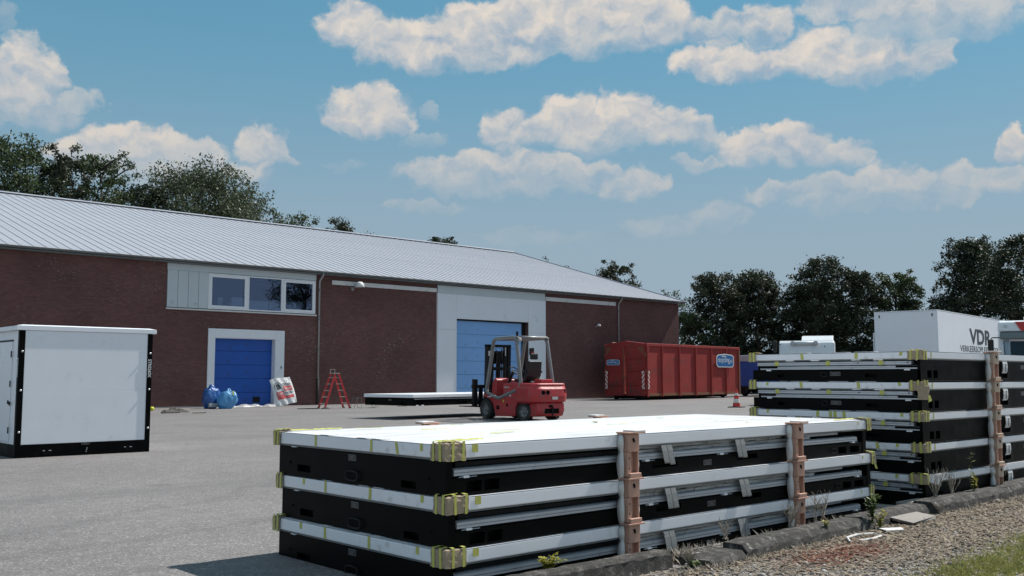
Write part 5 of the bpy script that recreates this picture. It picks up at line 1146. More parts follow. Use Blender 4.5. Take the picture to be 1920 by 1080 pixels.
def sack_front(u, v):
    x = -.50 + u; bul = .055 * (math.sin(math.pi * u) * math.sin(math.pi * (v * .92 + .04))) ** .5 + .012 * math.sin(17 * u + 9 * v) * math.sin(math.pi * u)
    return Vector((x * (1 - .06 * v) + .04 * math.sin(3 * v), -bul + .05 * max(0, .25 - v) * math.sin(22 * u + 5 * v) + .30 * v - .005, 1.14 * v + .03 * math.sin(5 * u) * v))
def sack_print(nm, m_, u0, u1, v0, v1):
    vs2 = [sack_front(u0 + (u1 - u0) * i / 8, v0 + (v1 - v0) * j / 6) for j in range(7) for i in range(9)]
    MB().add(vs2, [(j * 9 + i, j * 9 + i + 1, (j + 1) * 9 + i + 1, (j + 1) * 9 + i) for j in range(6) for i in range(8)]).build(nm, m_, so)
sack_print('red_print', 'sack_red', .50, .92, .50, .68); sack_print('red_print', 'sack_red', .12, .48, .34, .50); sack_print('red_print', 'sack_red', .14, .92, .22, .333)
def on_sack(tx):
    co = np.empty(len(tx.data.vertices) * 3); tx.data.vertices.foreach_get('co', co); co = co.reshape(-1, 3)
    for q in co: p = sack_front(q[0], q[1]); q[0], q[1], q[2] = p.x, p.y - .004 - q[2], p.z
    tx.data.vertices.foreach_set('co', co.ravel()); tx.data.update()
def sack_text(s_, u0, u1, v0, v1, m_, bold=.0):
    tx = text_part('printed_lettering', s_, .3, m_, so, Matrix.Identity(4), width=u1 - u0, height=v1 - v0, bold=bold)
    co = np.empty(len(tx.data.vertices) * 3); tx.data.vertices.foreach_get('co', co); co = co.reshape(-1, 3); co[:, 0] += u0; co[:, 1] += v0; tx.data.vertices.foreach_set('co', co.ravel()); on_sack(tx)
rgm = []
for k_ in range(24):
    a = 2 * math.pi * k_ / 24
    for rr_ in (.165, .195): rgm.append(sack_front(.29 + rr_ * .98 * math.cos(a), .68 + rr_ * .86 * math.sin(a)) + Vector((0, -.003, 0)))
sack_text('a', .19, .40, .585, .785, 'ink', .012)
MB().add(rgm[10 * 0:], [(2 * q, 2 * ((q + 1) % 24), 2 * ((q + 1) % 24) + 1, 2 * q + 1) for q in range(0, 13)]).build('printed_ring', 'ink', so)
sack_text('000', .52, .90, .70, .80, 'ink', 0.); sack_text('000', .52, .88, .38, .47, 'ink', 0.); sack_text('000', .54, .86, .55, .62, 'sack_white'); sack_text('00', .17, .43, .38, .46, 'sack_white')
# plastic sheet along the foot of the door
m = MB(); vs_ = []; rg = random.Random(7); nn = 46
for i in range(nn + 1):
    x = 2.9 * i / nn
    for (yy, zz) in ((-.14, .0), (-.10, .05), (-.02, .09), (.08, .10), (.16, .05)): vs_.append((x, yy + .03 * math.sin(x * 5 + yy * 9) + rg.uniform(-.01, .01), max(.002, zz * (.9 + .5 * math.sin(x * 3.1 + 1) * math.sin(x * 7.7) + rg.uniform(-.12, .12)))))
m.add(vs_, [(i * 5 + j, (i + 1) * 5 + j, (i + 1) * 5 + j + 1, i * 5 + j + 1) for i in range(nn) for j in range(4)])
tag(m.build('plastic_sheet', 'plastic_sheet', None, (18.6, 38.55, .002), smooth=True), 'crumpled clear plastic sheet along the foot of the small door', 'plastic sheet')
# litter on the asphalt
def heap(name, label, cat, loc, sx, sy, sz, m_, seed):
    rg = np.random.default_rng(seed); vs_ = []; nx, ny = 16, 10
    for j in range(ny + 1):
        for i in range(nx + 1):
            u, v = i / nx * 2 - 1, j / ny * 2 - 1; e = max(0, 1 - u * u) * max(0, 1 - v * v)
            vs_.append((u * sx * (1 + .15 * math.sin(5 * v)), v * sy, .003 + sz * e ** .6 * (.55 + .45 * math.sin(4 * u + seed) * math.cos(5 * v) + rg.uniform(-.18, .18))))
    tag(MB().add(vs_, [(j * (nx + 1) + i, j * (nx + 1) + i + 1, (j + 1) * (nx + 1) + i + 1, (j + 1) * (nx + 1) + i) for j in range(ny) for i in range(nx)]).build(name, m_, None, loc), label, cat)
heap('rag_heap', 'heap of grey-brown rags on the asphalt beside the white cabin', 'rags', (15.05, 34.3, 0), .42, .3, .22, 'cloth_dark', 2)
tag(MB().box(-.42, .30, -.05, .05, 0, .03).build('dark_plank', 'timber_dark', None, (14.7, 33.7, .002), (0, 0, R(12)), bevel=.005), 'short dark plank lying before the rag heap', 'plank')
tag(MB().tube([(-.26, 0, .015), (.22, 0, .015), (.26, .04, .03)], .014, 6).build('crowbar', 'black_steel', None, (15.35, 32.9, .002)), 'short dark bar on the asphalt below the blue bags', 'tool')
tag(MB().tube([(-.45, 0, .018), (0, .03, .018), (.38, 0, .018), (.48, .06, .05)], .018, 6).build('pry_bar', 'black_steel', None, (20.6, 34.4, .002), (0, 0, R(-8))), 'long dark bar on the asphalt left of the ladder', 'tool')
heap('tool_bag', 'small dark heap of tools at the foot of the ladder', 'tools', (21.15, 34.0, 0), .17, .12, .09, 'timber_dark', 5)
tag(MB().lathe([(.09, 0), (.10, .09), (.07, .14), (.0, .15)], 14).build('yellow_cap', 'yellow_plastic', None, (15.2, 36.7, .002), smooth=True), 'small bright yellow plastic cap by the white cabin', 'cap')
tag(MB().box(-.22, .26, -.06, .06, 0, .02).build('flat_scrap', 'cloth_dark', None, (25.5, 34.8, .002), (0, 0, R(10))), 'flat dark scrap on the asphalt beneath the raised pack', 'scrap')
wf = thing('wire_stand', 'low thin wire stand on the asphalt under the raised pack', 'wire stand', (22.3, 33.7, 0), -6)
for y in (0, .35): MB().tube([(0, y, .0), (.12, y, .42), (.34, y, .42), (.34, y, .02), (1.0, y, .02), (.95, y, .16), (1.12, y, .01)], .010, 6).build('bent_wire', 'gutter', wf)
for x, z in ((.12, .42), (.34, .02), (1.0, .02)): MB().tube([(x, 0, z), (x, .35, z)], .010, 6).build('cross_wire', 'gutter', wf)

# ================================================================ LORRIES BEHIND THE TALL STACK
def lorry_wheel(parent, x, y, r, w, nm='wheel'):
    e = bpy.data.objects.new(nm, None); COL.objects.link(e); e.parent = parent; e.location = (x, y, r)
    MB().lathe([(r * .58, -w / 2), (r * .94, -w / 2), (r, -w * .38), (r, w * .38), (r * .94, w / 2), (r * .58, w / 2), (r * .58, -w / 2)], 28, (0, 0, 0), 'y').build('tyre', 'rubber', e)
    MB().lathe([(r * .58, -w * .3), (r * .5, -w * .3), (r * .3, -w * .1), (.0, -w * .2)], 20, (0, 0, 0), 'y', True).build('rim', 'rim', e)
tr = thing('box_trailer', 'white box trailer lettered VDR behind the tall stack', 'trailer', (40.21, 17.79, 0), 7.1)
box('box_body', 'trailer_white', (0, 13.4, 0, 2.6, 1.15, 4.01), tr, bevel=.03)
for (a, b, c, d) in ((-.008, .05, -.005, .05), (-.008, .05, 2.55, 2.605)): box('corner_rail', 'trailer_white', (a, b, c, d, 1.12, 4.02), tr, bevel=.01)
box('top_rail', 'truck_white', (-.004, 13.404, -.004, 2.604, 4.012, 4.05), tr, bevel=.01)
for y in (.18, 2.36): box('marker_lamp', 'ink', (-.016, -.001, y, y + .05, 3.78, 3.90), tr)
box('chassis', 'black_steel', (.1, 13.2, .7, 1.9, .8, 1.14), tr)
for x in (1.6, 2.9, 4.2):
    for y in (.25, 2.35): lorry_wheel(tr, x, y, .5, .3)
for y in (.5, 2.0): box('landing_leg', 'black_steel', (10.2, 10.35, y, y + .15, 0, .8), tr)
box('under_run_bar', 'black_steel', (.05, .2, .1, 2.5, .45, .6), tr)
text_part('side_lettering', 'VDR', .7, 'ink', tr, frame_mtx((4.45, -.006, 2.74), (1, 0, 0), (0, 0, 1)), width=3.5, height=.70, bold=.02)
text_part('side_lettering', 'VERKEERSOPLEIDINGEN', .3, 'ink', tr, frame_mtx((3.0, -.006, 2.39), (1, 0, 0), (0, 0, 1)), width=6.3, height=.27)
text_part('side_lettering', '023-56', .2, 'ink', tr, frame_mtx((4.85, -.006, 2.08), (1, 0, 0), (0, 0, 1)), width=1.9, height=.20)

ct = thing('shipping_container', 'white container with a row of dark vents just behind the lettered trailer', 'container', (49.75, 22.95, 0), 7.1)
box('container_body', 'trailer_white', (0, 6, 0, 2.4, .12, 3.60), ct, bevel=.02)
for x in (.0, 5.85):
    for y in (-.02, 2.27): box('corner_casting', 'trailer_white', (x, x + .15, y, y + .15, .0, 3.61), ct)
for k in range(12): box('vent_hole', 'ink', (-.012, -.003, 1.95, 2.05, 1.75 + .12 * k, 1.81 + .12 * k), ct)

def cab_lorry(t, w, roof_z, visor_m):
    # cab facing local -y, width along x
    b = MB().prism([(-.0, .55), (.0, 1.75), (.22, roof_z - .12), (.40, roof_z), (2.1, roof_z), (2.2, roof_z - .1), (2.2, .55)], 'x', 0, w); bo = b.build('cab_body', 'truck_white', t, bevel=.06, seg=3)
    return bo
# white lorry, seen over the tall stack
lw = thing('white_lorry', 'white lorry cab with roof spoiler seen over the tall stack before the trees', 'lorry', (39.35, 24.75, 0), -62)
WZ = 2.93
bo = cab_lorry(lw, 2.42, WZ, None)
MB().prism([(.03, 1.74), (.245, WZ - .25), (.215, WZ - .25), (.0, 1.74)], 'x', .42, 2.2).build('windscreen', 'glass_dark', lw)
MB().tube([(.62, .14, WZ - .13), (1.62, .14, WZ - .13)], .085, 10).build('sun_visor', 'clad_grey', lw, smooth=True)
for x in (.62, 1.62): MB().lathe([(.0, -.03), (.11, -.03), (.12, .03), (.0, .05)], 14, (x, .05, WZ - .13), 'y').build('visor_lamp', 'lamp_glass', lw, smooth=True)
MB().prism([(.55, WZ + .001), (.60, WZ + .04), (1.00, WZ + .22), (1.9, WZ + .28), (2.05, WZ + .06), (2.05, WZ + .001)], 'x', .98, 2.36).build('roof_spoiler', 'truck_white', lw, bevel=.05, seg=3)
m_ = bpy.data.objects.new('mirror', None); COL.objects.link(m_); m_.parent = lw; m_.location = (-.17, .05, WZ - .52)
MB().box(-.09, .09, -.06, .06, -.02, .52).build('mirror_housing', 'rubber', m_, bevel=.03); MB().tube([(.05, .0, .35), (.25, .06, .35)], .02, 6).build('mirror_arm', 'black_steel', m_)
MB().lathe([(.03, 0), (.03, .02), (0, .02)], 10, (2.0, .18, WZ - .28), 'y').build('roof_lamp', 'ink', lw)
box('bumper', 'gutter', (.05, 2.37, -.05, .3, .35, .80), lw, bevel=.03); box('grille', 'black_steel', (.35, 2.07, -.012, -.001, .82, 1.6), lw)
box('chassis', 'black_steel', (.7, 1.7, 2.21, 7.0, .6, .9), lw)
for x in (.3, 2.12):
    for y in (1.1, 5.8): e = bpy.data.objects.new('wheel', None); COL.objects.link(e); e.parent = lw; e.location = (x, y, .5); e.rotation_euler = (0, 0, R(90)); MB().lathe([(.28, -.14), (.47, -.14), (.5, -.10), (.5, .10), (.47, .14), (.28, .14), (.28, -.14)], 26, (0, 0, 0), 'y').build('tyre', 'rubber', e); MB().lathe([(.28, .08), (.22, .08), (.0, .02)], 16, (0, 0, 0), 'y', True).build('rim', 'rim', e)

# white and red lorry at the picture's edge
lr = thing('red_fronted_lorry', 'white lorry with a red roof sign and black mirror above the tall stack', 'lorry', (31.62, 12.10, 0), -68)
RZ = 2.72
cab_lorry(lr, 2.46, RZ, None)
MB().prism([(.012, 1.76), (.20, RZ - .30), (.175, RZ - .30), (-.016, 1.76)], 'x', .30, 2.36).build('windscreen', 'glass_dark', lr)
MB().prism([(.012, 1.76), (.20, RZ - .30), (.172, RZ - .30), (-.019, 1.76)], 'x', .12, .285).build('quarter_light', 'glass_pale', lr)
MB().prism([(-.02, RZ - .27), (.10, RZ - .08), (.34, RZ - .06), (.26, RZ - .20), (.14, RZ - .29)], 'x', .03, 2.43).build('sun_visor', 'gutter', lr, bevel=.03)
MB().prism([(.16, RZ - .05), (.22, RZ + .24), (.40, RZ + .30), (2.0, RZ + .30), (2.1, RZ)], 'x', .0, 2.46).build('roof_hood', 'truck_white', lr, bevel=.05, seg=3)
sg = MB().hexa([(.62, .128, RZ - .03), (2.0, .128, RZ - .03), (2.0, .30, RZ - .03), (.62, .30, RZ - .03), (.46, .188, RZ + .25), (2.1, .188, RZ + .25), (2.1, .30, RZ + .25), (.46, .30, RZ + .25)]).build('roof_sign', 'hazard_red', lr)
text_part('sign_lettering', 'X', .3, 'logo_white', sg, frame_mtx((.74, .137, RZ + .03), (1, 0, 0), (0, .19, .98)), width=.42, height=.17, bold=.01)
text_part('sign_lettering', 'TRA', .3, 'logo_white', sg, frame_mtx((1.2, .137, RZ + .03), (1, 0, 0), (0, .19, .98)), width=.6, height=.17, bold=.01)
MB().lathe([(.50, 0), (.52, .12), (.44, .26), (.28, .36), (.0, .40)], 26, (1.25, .95, RZ + .29)).build('roof_pod', 'truck_white', lr, smooth=True)
m_ = bpy.data.objects.new('mirror', None); COL.objects.link(m_); m_.parent = lr; m_.location = (-.24, -.05, RZ - .72)
MB().box(-.085, .085, -.06, .06, -.08, .42).build('mirror_housing', 'rubber', m_, bevel=.03); MB().tube([(0, 0, .42), (.05, .0, .48), (.26, .1, .48)], .018, 6).build('mirror_arm', 'black_steel', m_); MB().tube([(0, 0, -.08), (.26, .1, -.16)], .018, 6).build('mirror_arm', 'black_steel', m_)
MB().lathe([(.05, 0), (.05, .015), (0, .015)], 12, (.20, .16, RZ + .12), 'y').build('marker_lamp', 'clad_grey', lr)
MB().tube([(.16, -.02, 1.82), (.12, -.01, 2.36)], .012, 6).build('wiper', 'black_steel', lr)
box('bumper', 'gutter', (.05, 2.41, -.05, .3, .35, .80), lr, bevel=.03); box('grille', 'black_steel', (.35, 2.1, -.012, -.001, .82, 1.6), lr); box('chassis', 'black_steel', (.7, 1.7, 2.21, 7.0, .6, .9), lr)
for x in (.3, 2.16):
    for y in (1.1, 5.8): e = bpy.data.objects.new('wheel', None); COL.objects.link(e); e.parent = lr; e.location = (x, y, .5); e.rotation_euler = (0, 0, R(90)); MB().lathe([(.28, -.14), (.47, -.14), (.5, -.10), (.5, .10), (.47, .14), (.28, .14), (.28, -.14)], 26, (0, 0, 0), 'y').build('tyre', 'rubber', e); MB().lathe([(.28, .08), (.22, .08), (.0, .02)], 16, (0, 0, 0), 'y', True).build('rim', 'rim', e)

# blue tarpaulin trailer between the container and the tall stack
bt = thing('tilt_trailer', 'blue tarpaulin trailer with grey top between red container and tall stack', 'trailer', (56.3, 36.6, 0), 4)
box('load_bed', 'black_steel', (0, 6.2, 0, 2.3, .50, .66), bt, bevel=.01)
box('tarp_side', 'tarp_blue', (0, 6.2, 0, 2.3, .661, 2.33), bt, bevel=.04)
MB().prism([(-.04, 2.331), (2.34, 2.331), (2.25, 2.60), (1.7, 2.74), (.6, 2.74), (.05, 2.60)], 'x', -.03, 6.23).build('tarp_top', 'tarp_grey', bt, bevel=.04)
for x in (1.2, 4.4):
    for y in (.2, 2.1): lorry_wheel(bt, x, y, .40, .26)
MB().tube([(.3, -.01, .75), (.7, -.012, .82), (1.1, -.01, .75), (1.5, -.012, .82), (1.9, -.01, .75)], .012, 5).build('tarp_cord', 'fascia', bt)

# ================================================================ KERB
def kerb(label, p0, p1, h, w, seed, lean=0., chamfer=.045, z0=-.03, zt=(0., 0.)):
    # a weathered concrete beam from p0 to p1 (ground points of the near lower edge)
    rg = np.random.default_rng(seed); p0, p1 = Vector((p0[0], p0[1], 0)), Vector((p1[0], p1[1], 0)); d = p1 - p0; ln = d.length; t = d / ln; nrm = Vector((-t.y, t.x, 0))
    prof = [(-.012, z0), (-.004, h * .35), (.0, h - chamfer), (chamfer * .15, h - chamfer * .8), (chamfer, h), (w * .6, h + .001), (w - .012, h), (w, h - .02), (w, z0)]
    ns = max(6, int(ln / .06)); vs_ = []
    for i in range(ns + 1):
        s_ = ln * i / ns; zoff = zt[0] + (zt[1] - zt[0]) * i / ns
        endr = .006 if i in (0, ns) else 0
        for k, (a, z) in enumerate(prof):
            j = 1.0 if 0 < k < 8 else .2
            q = p0 + t * (s_ + rg.uniform(-.004, .004) * j) + nrm * (a + lean * z + rg.normal(0, .0022) * j)
            zz = z + (zoff if k not in (0, 8) else 0) + rg.normal(0, .0022) * j - endr * (z > .02)
            if k in (3, 4) and rg.random() < .07: zz -= rg.uniform(.004, .016)
            vs_.append((q.x - p0.x, q.y - p0.y, zz))
    n = len(prof)
    fs = [(i * n + k, (i + 1) * n + k, (i + 1) * n + k + 1, i * n + k + 1) for i in range(ns) for k in range(n - 1)] + [tuple(range(n)), tuple(range(ns * n, (ns + 1) * n))[::-1]]
    o = MB().add(vs_, fs).build('concrete_kerb', 'kerb_stone', None, (p0.x, p0.y, 0))
    return tag(o, label, 'kerb', 'old concrete kerb beams')
kerb('upright mossy concrete slab at the near end of the kerb row', (3.70, 4.13), (5.19, 4.10), .118, .13, 1, chamfer=.02)
kerb('short sunken concrete block beside the upright slab', (5.40, 3.90), (5.80, 3.925), .075, .32, 2, chamfer=.05, zt=(-.02, .0))
kerb('longest weathered concrete kerb beam before the front stack', (5.83, 3.95), (7.60, 4.00), .108, .20, 3)
kerb('concrete kerb beam with a leafy weed at its joint', (7.62, 4.03), (8.93, 4.085), .110, .20, 4, zt=(.0, -.012))
kerb('concrete kerb beam under the corner of the tall stack', (8.95, 4.04), (10.75, 4.07), .115, .21, 5, zt=(.01, .0))
kerb('concrete kerb beam at the right edge of the picture', (10.77, 4.08), (12.9, 4.20), .118, .21, 6, zt=(0, .03))
kerb('concrete kerb beam beyond the picture edge', (12.93, 4.2), (15, 4.3), .130, .21, 7)
# broken flat pieces
def slab(name, label, cat, loc, sx, sy, sz, m_, rz, rx=0., ry=0.):
    rg = random.Random(len(label)); q = [(x * sx + rg.uniform(-.02, .02), y * sy + rg.uniform(-.02, .02), z) for z in (0, sz) for x, y in ((-.5, -.5), (.5, -.5), (.5, .5), (-.5, .5))]
    return tag(MB().hexa(q).build(name, m_, None, loc, (R(rx), R(ry), R(rz)), bevel=.004), label, cat)
slab('flat_stone', 'thin grey flat slab lying on the gravel against the kerb', 'slab', (8.36, 3.965, .03), .52, .17, .025, 'board_grey', 2, 8, 0)
slab('flat_stone', 'pale broken slab on the ground between the two stacks', 'slab', (8.95, 4.50, .01), .42, .26, .035, 'board_grey', 14, 0, 4)
slab('flat_stone', 'second pale broken slab behind the kerb between the stacks', 'slab', (9.16, 4.36, .06), .30, .14, .03, 'board_grey', -12, 0, -3)
slab('flat_stone', 'pale flat slab between kerb block and the front stack', 'slab', (5.72, 4.22, .012), .62, .15, .05, 'board_grey', 3, -4, 0)
slab('flat_stone', 'flat white shard on the gravel beside the leafy weed', 'slab', (7.72, 3.86, .015), .20, .08, .02, 'fascia', -30, 6, 0)
# loose white cord on the gravel
cp = [(6.95, 3.80, .02), (7.05, 3.88, .03), (7.25, 3.90, .03), (7.42, 3.86, .025), (7.38, 3.77, .02), (7.2, 3.75, .02), (7.05, 3.78, .02)]
tag(MB().tube(cp, .009, 6).build('plastic_hose', 'foam_white', None), 'loose loop of thin white hose lying on the gravel', 'hose')
tag(MB().tube([(6.55, 3.74, .015), (6.75, 3.72, .022), (6.95, 3.66, .018), (7.02, 3.55, .015)], .006, 5).build('dry_twig', 'dry_stem', None), 'long pale dry twig on the reddish litter', 'twig')

# ================================================================ GRAVEL, LITTER, GRASS
def icos():
    t = (1 + 5 ** .5) / 2
    v = np.array([(-1, t, 0), (1, t, 0), (-1, -t, 0), (1, -t, 0), (0, -1, t), (0, 1, t), (0, -1, -t), (0, 1, -t), (t, 0, -1), (t, 0, 1), (-t, 0, -1), (-t, 0, 1)], float); v /= np.linalg.norm(v[0])
    f = np.array([(0, 11, 5), (0, 5, 1), (0, 1, 7), (0, 7, 10), (0, 10, 11), (1, 5, 9), (5, 11, 4), (11, 10, 2), (10, 7, 6), (7, 1, 8), (3, 9, 4), (3, 4, 2), (3, 2, 6), (3, 6, 8), (3, 8, 9), (4, 9, 5), (2, 4, 11), (6, 2, 10), (8, 6, 7), (9, 8, 1)])
    return v, f
def scatter_stones(n, seed):
    rg = np.random.default_rng(seed); v, f = icos()
    X = rg.uniform(4.6, 14.5, n * 3); Y = rg.uniform(1.7, 4.10, n * 3)
    keep = rg.random(n * 3) < np.clip((9.0 / (X + .8)) ** 2.0, .05, 1) ; X, Y = X[keep][:n], Y[keep][:n]; n = len(X)
    s = rg.gamma(2.2, .0021, n) + .0018; sc = np.stack([s * rg.uniform(.7, 1.5, n), s * rg.uniform(.7, 1.3, n), s * rg.uniform(.4, .9, n)], 1)
    a = rg.uniform(0, 6.28, n); V = v[None] * (1 + rg.normal(0, .13, (n, 12, 1))) * sc[:, None]
    c, s_ = np.cos(a)[:, None], np.sin(a)[:, None]; x = V[..., 0] * c - V[..., 1] * s_; y = V[..., 0] * s_ + V[..., 1] * c
    P = np.stack([x + X[:, None], y + Y[:, None], V[..., 2] + .006 + sc[:, 2:3] * .35], -1).reshape(-1, 3)
    F_ = (f[None] + (np.arange(n) * 12)[:, None, None]).reshape(-1, 3)
    o = np_mesh('gravel', P, F_, 'stone'); tag(o, 'loose brown-grey gravel covering the verge', 'gravel', kind='stuff')
scatter_stones(34000, 4)
def flakes(name, m_, n, cx_, cy_, sx, sy, seed, size=.014, label='', z=.012):
    rg = np.random.default_rng(seed); X = rg.normal(cx_, sx, n); Y = np.minimum(rg.normal(cy_, sy, n), 4.05)
    a = rg.uniform(0, 6.28, n); l = size * rg.uniform(.5, 1.6, n); w = l * rg.uniform(.15, .5, n); tl = rg.uniform(-.5, .5, n)
    q = np.array([(-1, 0), (0, -1), (1, 0), (0, 1)], float)
    u = q[None, :, 0] * l[:, None]; v = q[None, :, 1] * w[:, None]
    P = np.stack([X[:, None] + u * np.cos(a)[:, None] - v * np.sin(a)[:, None], Y[:, None] + u * np.sin(a)[:, None] + v * np.cos(a)[:, None], z + rg.uniform(0, .012, n)[:, None] + u * tl[:, None] * .6], -1).reshape(-1, 3)
    o = np_mesh(name, P, np.arange(n * 4).reshape(-1, 4), m_); tag(o, label, 'litter', kind='stuff')
flakes('red_litter', 'litter_red', 3600, 6.52, 3.60, .30, .11, 1, .017, 'reddish dry needle litter on the gravel')
flakes('brown_litter', 'litter_brown', 16000, 8.2, 3.45, 1.9, .38, 2, .022, 'pale brown dry leaf litter on the gravel')
def grass(n, seed):
    rg = np.random.default_rng(seed)
    cs = np.array([(6.75, 2.78), (7.0, 2.72), (7.3, 2.74), (6.5, 2.62), (6.25, 2.55), (7.7, 2.78), (8.2, 2.9), (6.9, 2.45), (7.6, 2.4), (6.2, 2.75)])
    k = rg.integers(0, len(cs), n); X = cs[k, 0] + rg.normal(0, .22, n); Y = cs[k, 1] + rg.normal(0, .11, n); kp = np.sin(X * 19 + 3 * np.sin(Y * 11)) * np.sin(Y * 27 + 2 * np.sin(X * 7)) + rg.normal(0, .35, n) > -.15; X, Y = X[kp], Y[kp]; n = len(X)
    a = rg.uniform(0, 6.28, n); h = rg.uniform(.012, .045, n); w = rg.uniform(.0016, .003, n); ln = rg.uniform(.2, 1.1, n) * h
    dx, dy = np.cos(a), np.sin(a)
    P = np.stack([np.stack([X - dy * w, Y + dx * w, np.full(n, .006)], -1), np.stack([X + dy * w, Y - dx * w, np.full(n, .006)], -1), np.stack([X + dx * ln * .4 + dy * w * .7, Y + dy * ln * .4 - dx * w * .7, .006 + h * .6], -1), np.stack([X + dx * ln, Y + dy * ln, .006 + h], -1)], 1).reshape(-1, 3)
    o = np_mesh('grass', P, np.arange(n * 4).reshape(-1, 4), 'grass_blade'); tag(o, 'short yellow-green grass patch on the gravel verge', 'grass', kind='stuff')
mat('grass_blade', (.27, .275, .085), .6, var=.2, scale=2, island=.45, trans=.35)
grass(15000, 3)

def straw(n, seed):
    rg = np.random.default_rng(seed); cs = rg.uniform(4.9, 12.5, 46); k = rg.integers(0, 46, n); X = cs[k] + rg.normal(0, .09, n)
    front = rg.random(n) < .35; Y = np.where(front, 3.93 + rg.normal(0, .03, n) - .01, 4.24 + rg.normal(0, .05, n)); Y = np.where(X > 8.9, Y + np.where(front, .03, .02), Y)
    a = rg.uniform(0, 6.28, n); h = rg.uniform(.015, .10, n) * np.where(front, .55, 1); w = rg.uniform(.0012, .0026, n); ln = rg.uniform(.3, 1.3, n) * h; dx, dy = np.cos(a), np.sin(a); z = np.full(n, .006)
    P = np.stack([np.stack([X - dy * w, Y + dx * w, z], -1), np.stack([X + dy * w, Y - dx * w, z], -1), np.stack([X + dx * ln * .4 + dy * w * .7, Y + dy * ln * .3 - dx * w * .7, z + h * .65], -1), np.stack([X + dx * ln, Y + dy * ln * .6, z + h], -1)], 1).reshape(-1, 3)
    o = np_mesh('dry_grass', P, np.arange(n * 4).reshape(-1, 4), 'dry_stem'); tag(o, 'thin dry grass and straw along both sides of the kerb', 'dry grass', kind='stuff')
straw(5200, 9)
flakes('kerb_litter', 'litter_brown', 5000, 8.3, 3.90, 1.9, .06, 12, .02, 'dry leaf litter gathered along the foot of the kerb')

# ================================================================ WEEDS
def weed(name, label, cat, loc, stems, h, spread, leaf, m_leaf, seed, n_leaf=10, stem_r=.003, lean=(0, 0)):
    rg = random.Random(seed); t = thing(name, label, cat, loc); st = MB(); lv = MB()
    for s_ in range(stems):
        a = rg.uniform(0, 6.28); hh = h * rg.uniform(.55, 1.05); sp = spread * rg.uniform(.2, 1)
        pts = [Vector((rg.uniform(-.02, .02), rg.uniform(-.02, .02), 0))]
        for k in range(1, 6):
            u = k / 5; pts.append(Vector((math.cos(a) * sp * u ** 1.3 + lean[0] * u + rg.uniform(-.008, .008), math.sin(a) * sp * u ** 1.3 * .5 + lean[1] * u + rg.uniform(-.006, .006), hh * u)))
        st.tube(pts, [stem_r * (1 - .12 * k) for k in range(6)], 4)
        for k in range(n_leaf if leaf else 0):
            u = rg.uniform(.2, 1); j = min(4, int(u * 5)); p = pts[j].lerp(pts[j + 1], u * 5 - j); b = rg.uniform(0, 6.28); l = leaf * rg.uniform(.6, 1.3)
            d = Vector((math.cos(b), math.sin(b), rg.uniform(-.1, .6))).normalized(); e = d.cross(Vector((0, 0, 1))).normalized() * l * .30
            lv.add([p, p + d * l * .5 + e, p + d * l, p + d * l * .5 - e], [(0, 1, 2, 3)])
        if not leaf:
            for k in range(3):
                j = rg.randint(2, 4); p = pts[j]; b = rg.uniform(0, 6.28); st.tube([p, p + Vector((math.cos(b) * .05, math.sin(b) * .03, .06)) * rg.uniform(.6, 1.4)], stem_r * .5, 4)
    st.build('stems', 'dry_stem' if (m_leaf == 'dry_stem' or not leaf) else 'weed_green', t)
    if leaf: lv.build('foliage', m_leaf, t)
    return t
weed('leafy_weed', 'leafy green weed with yellow tips at the kerb joint', 'weed', (7.72, 4.02, .06), 9, .24, .10, .040, 'weed_green', 1, 22)
weed('leafy_weed', 'yellow-flowering weed low on the kerb joint', 'weed', (7.74, 3.97, .0), 8, .16, .12, .034, 'weed_yellow', 2, 16)
weed('leafy_weed', 'low yellow-green plant before the front stack, left of the slab', 'weed', (4.22, 4.28, .09), 16, .09, .14, .028, 'weed_yellow', 3, 18)
weed('leafy_weed', 'tall thin weed before the plain face of the tall stack', 'weed', (10.10, 4.20, .12), 1, .62, .03, .045, 'weed_green', 4, 22, lean=(.05, 0))
weed('leafy_weed', 'yellowish leafy foot of the tall weed at the tall stack', 'weed', (10.14, 4.18, .12), 5, .20, .06, .04, 'weed_yellow', 14, 12)
weed('leafy_weed', 'small yellow weed on the kerb beneath the right post', 'weed', (7.0, 4.03, .10), 6, .06, .06, .022, 'weed_yellow', 5, 10)
weed('leafy_weed', 'small weed in the gap beside the upright slab', 'weed', (5.28, 4.0, .0), 8, .08, .07, .03, 'weed_green', 15, 10)
for k, (x, y, h, n_, lab) in enumerate(((9.35, 4.22, .30, 14, 'fan of pale dry stalks at the corner of the tall stack'), (9.75, 4.24, .26, 10, 'dry branching stalks right of the tall stack corner'), (7.35, 4.25, .26, 9, 'dry brown stalks behind the kerb before the front stack right end'), (6.85, 4.24, .16, 12, 'dry tangle at the foot of the right salmon post'), (5.95, 4.22, .12, 9, 'short dry stalks under a strap of the front stack'), (5.26, 4.02, .10, 22, 'tuft of straw beside the upright slab'), (8.98, 4.03, .05, 26, 'flattened straw tuft on the gravel at the kerb joint'), (11.35, 4.35, .20, 8, 'dry stalks right of the post on the tall stack'), (7.16, 4.20, .20, 5, 'leaning dry stems just right of the narrow post'))):
    weed('dry_weed', lab, 'weed', (x, y, .10 if y > 4.1 else .01), n_, h, h * .8, 0, 'dry_stem', 20 + k, stem_r=.0032)

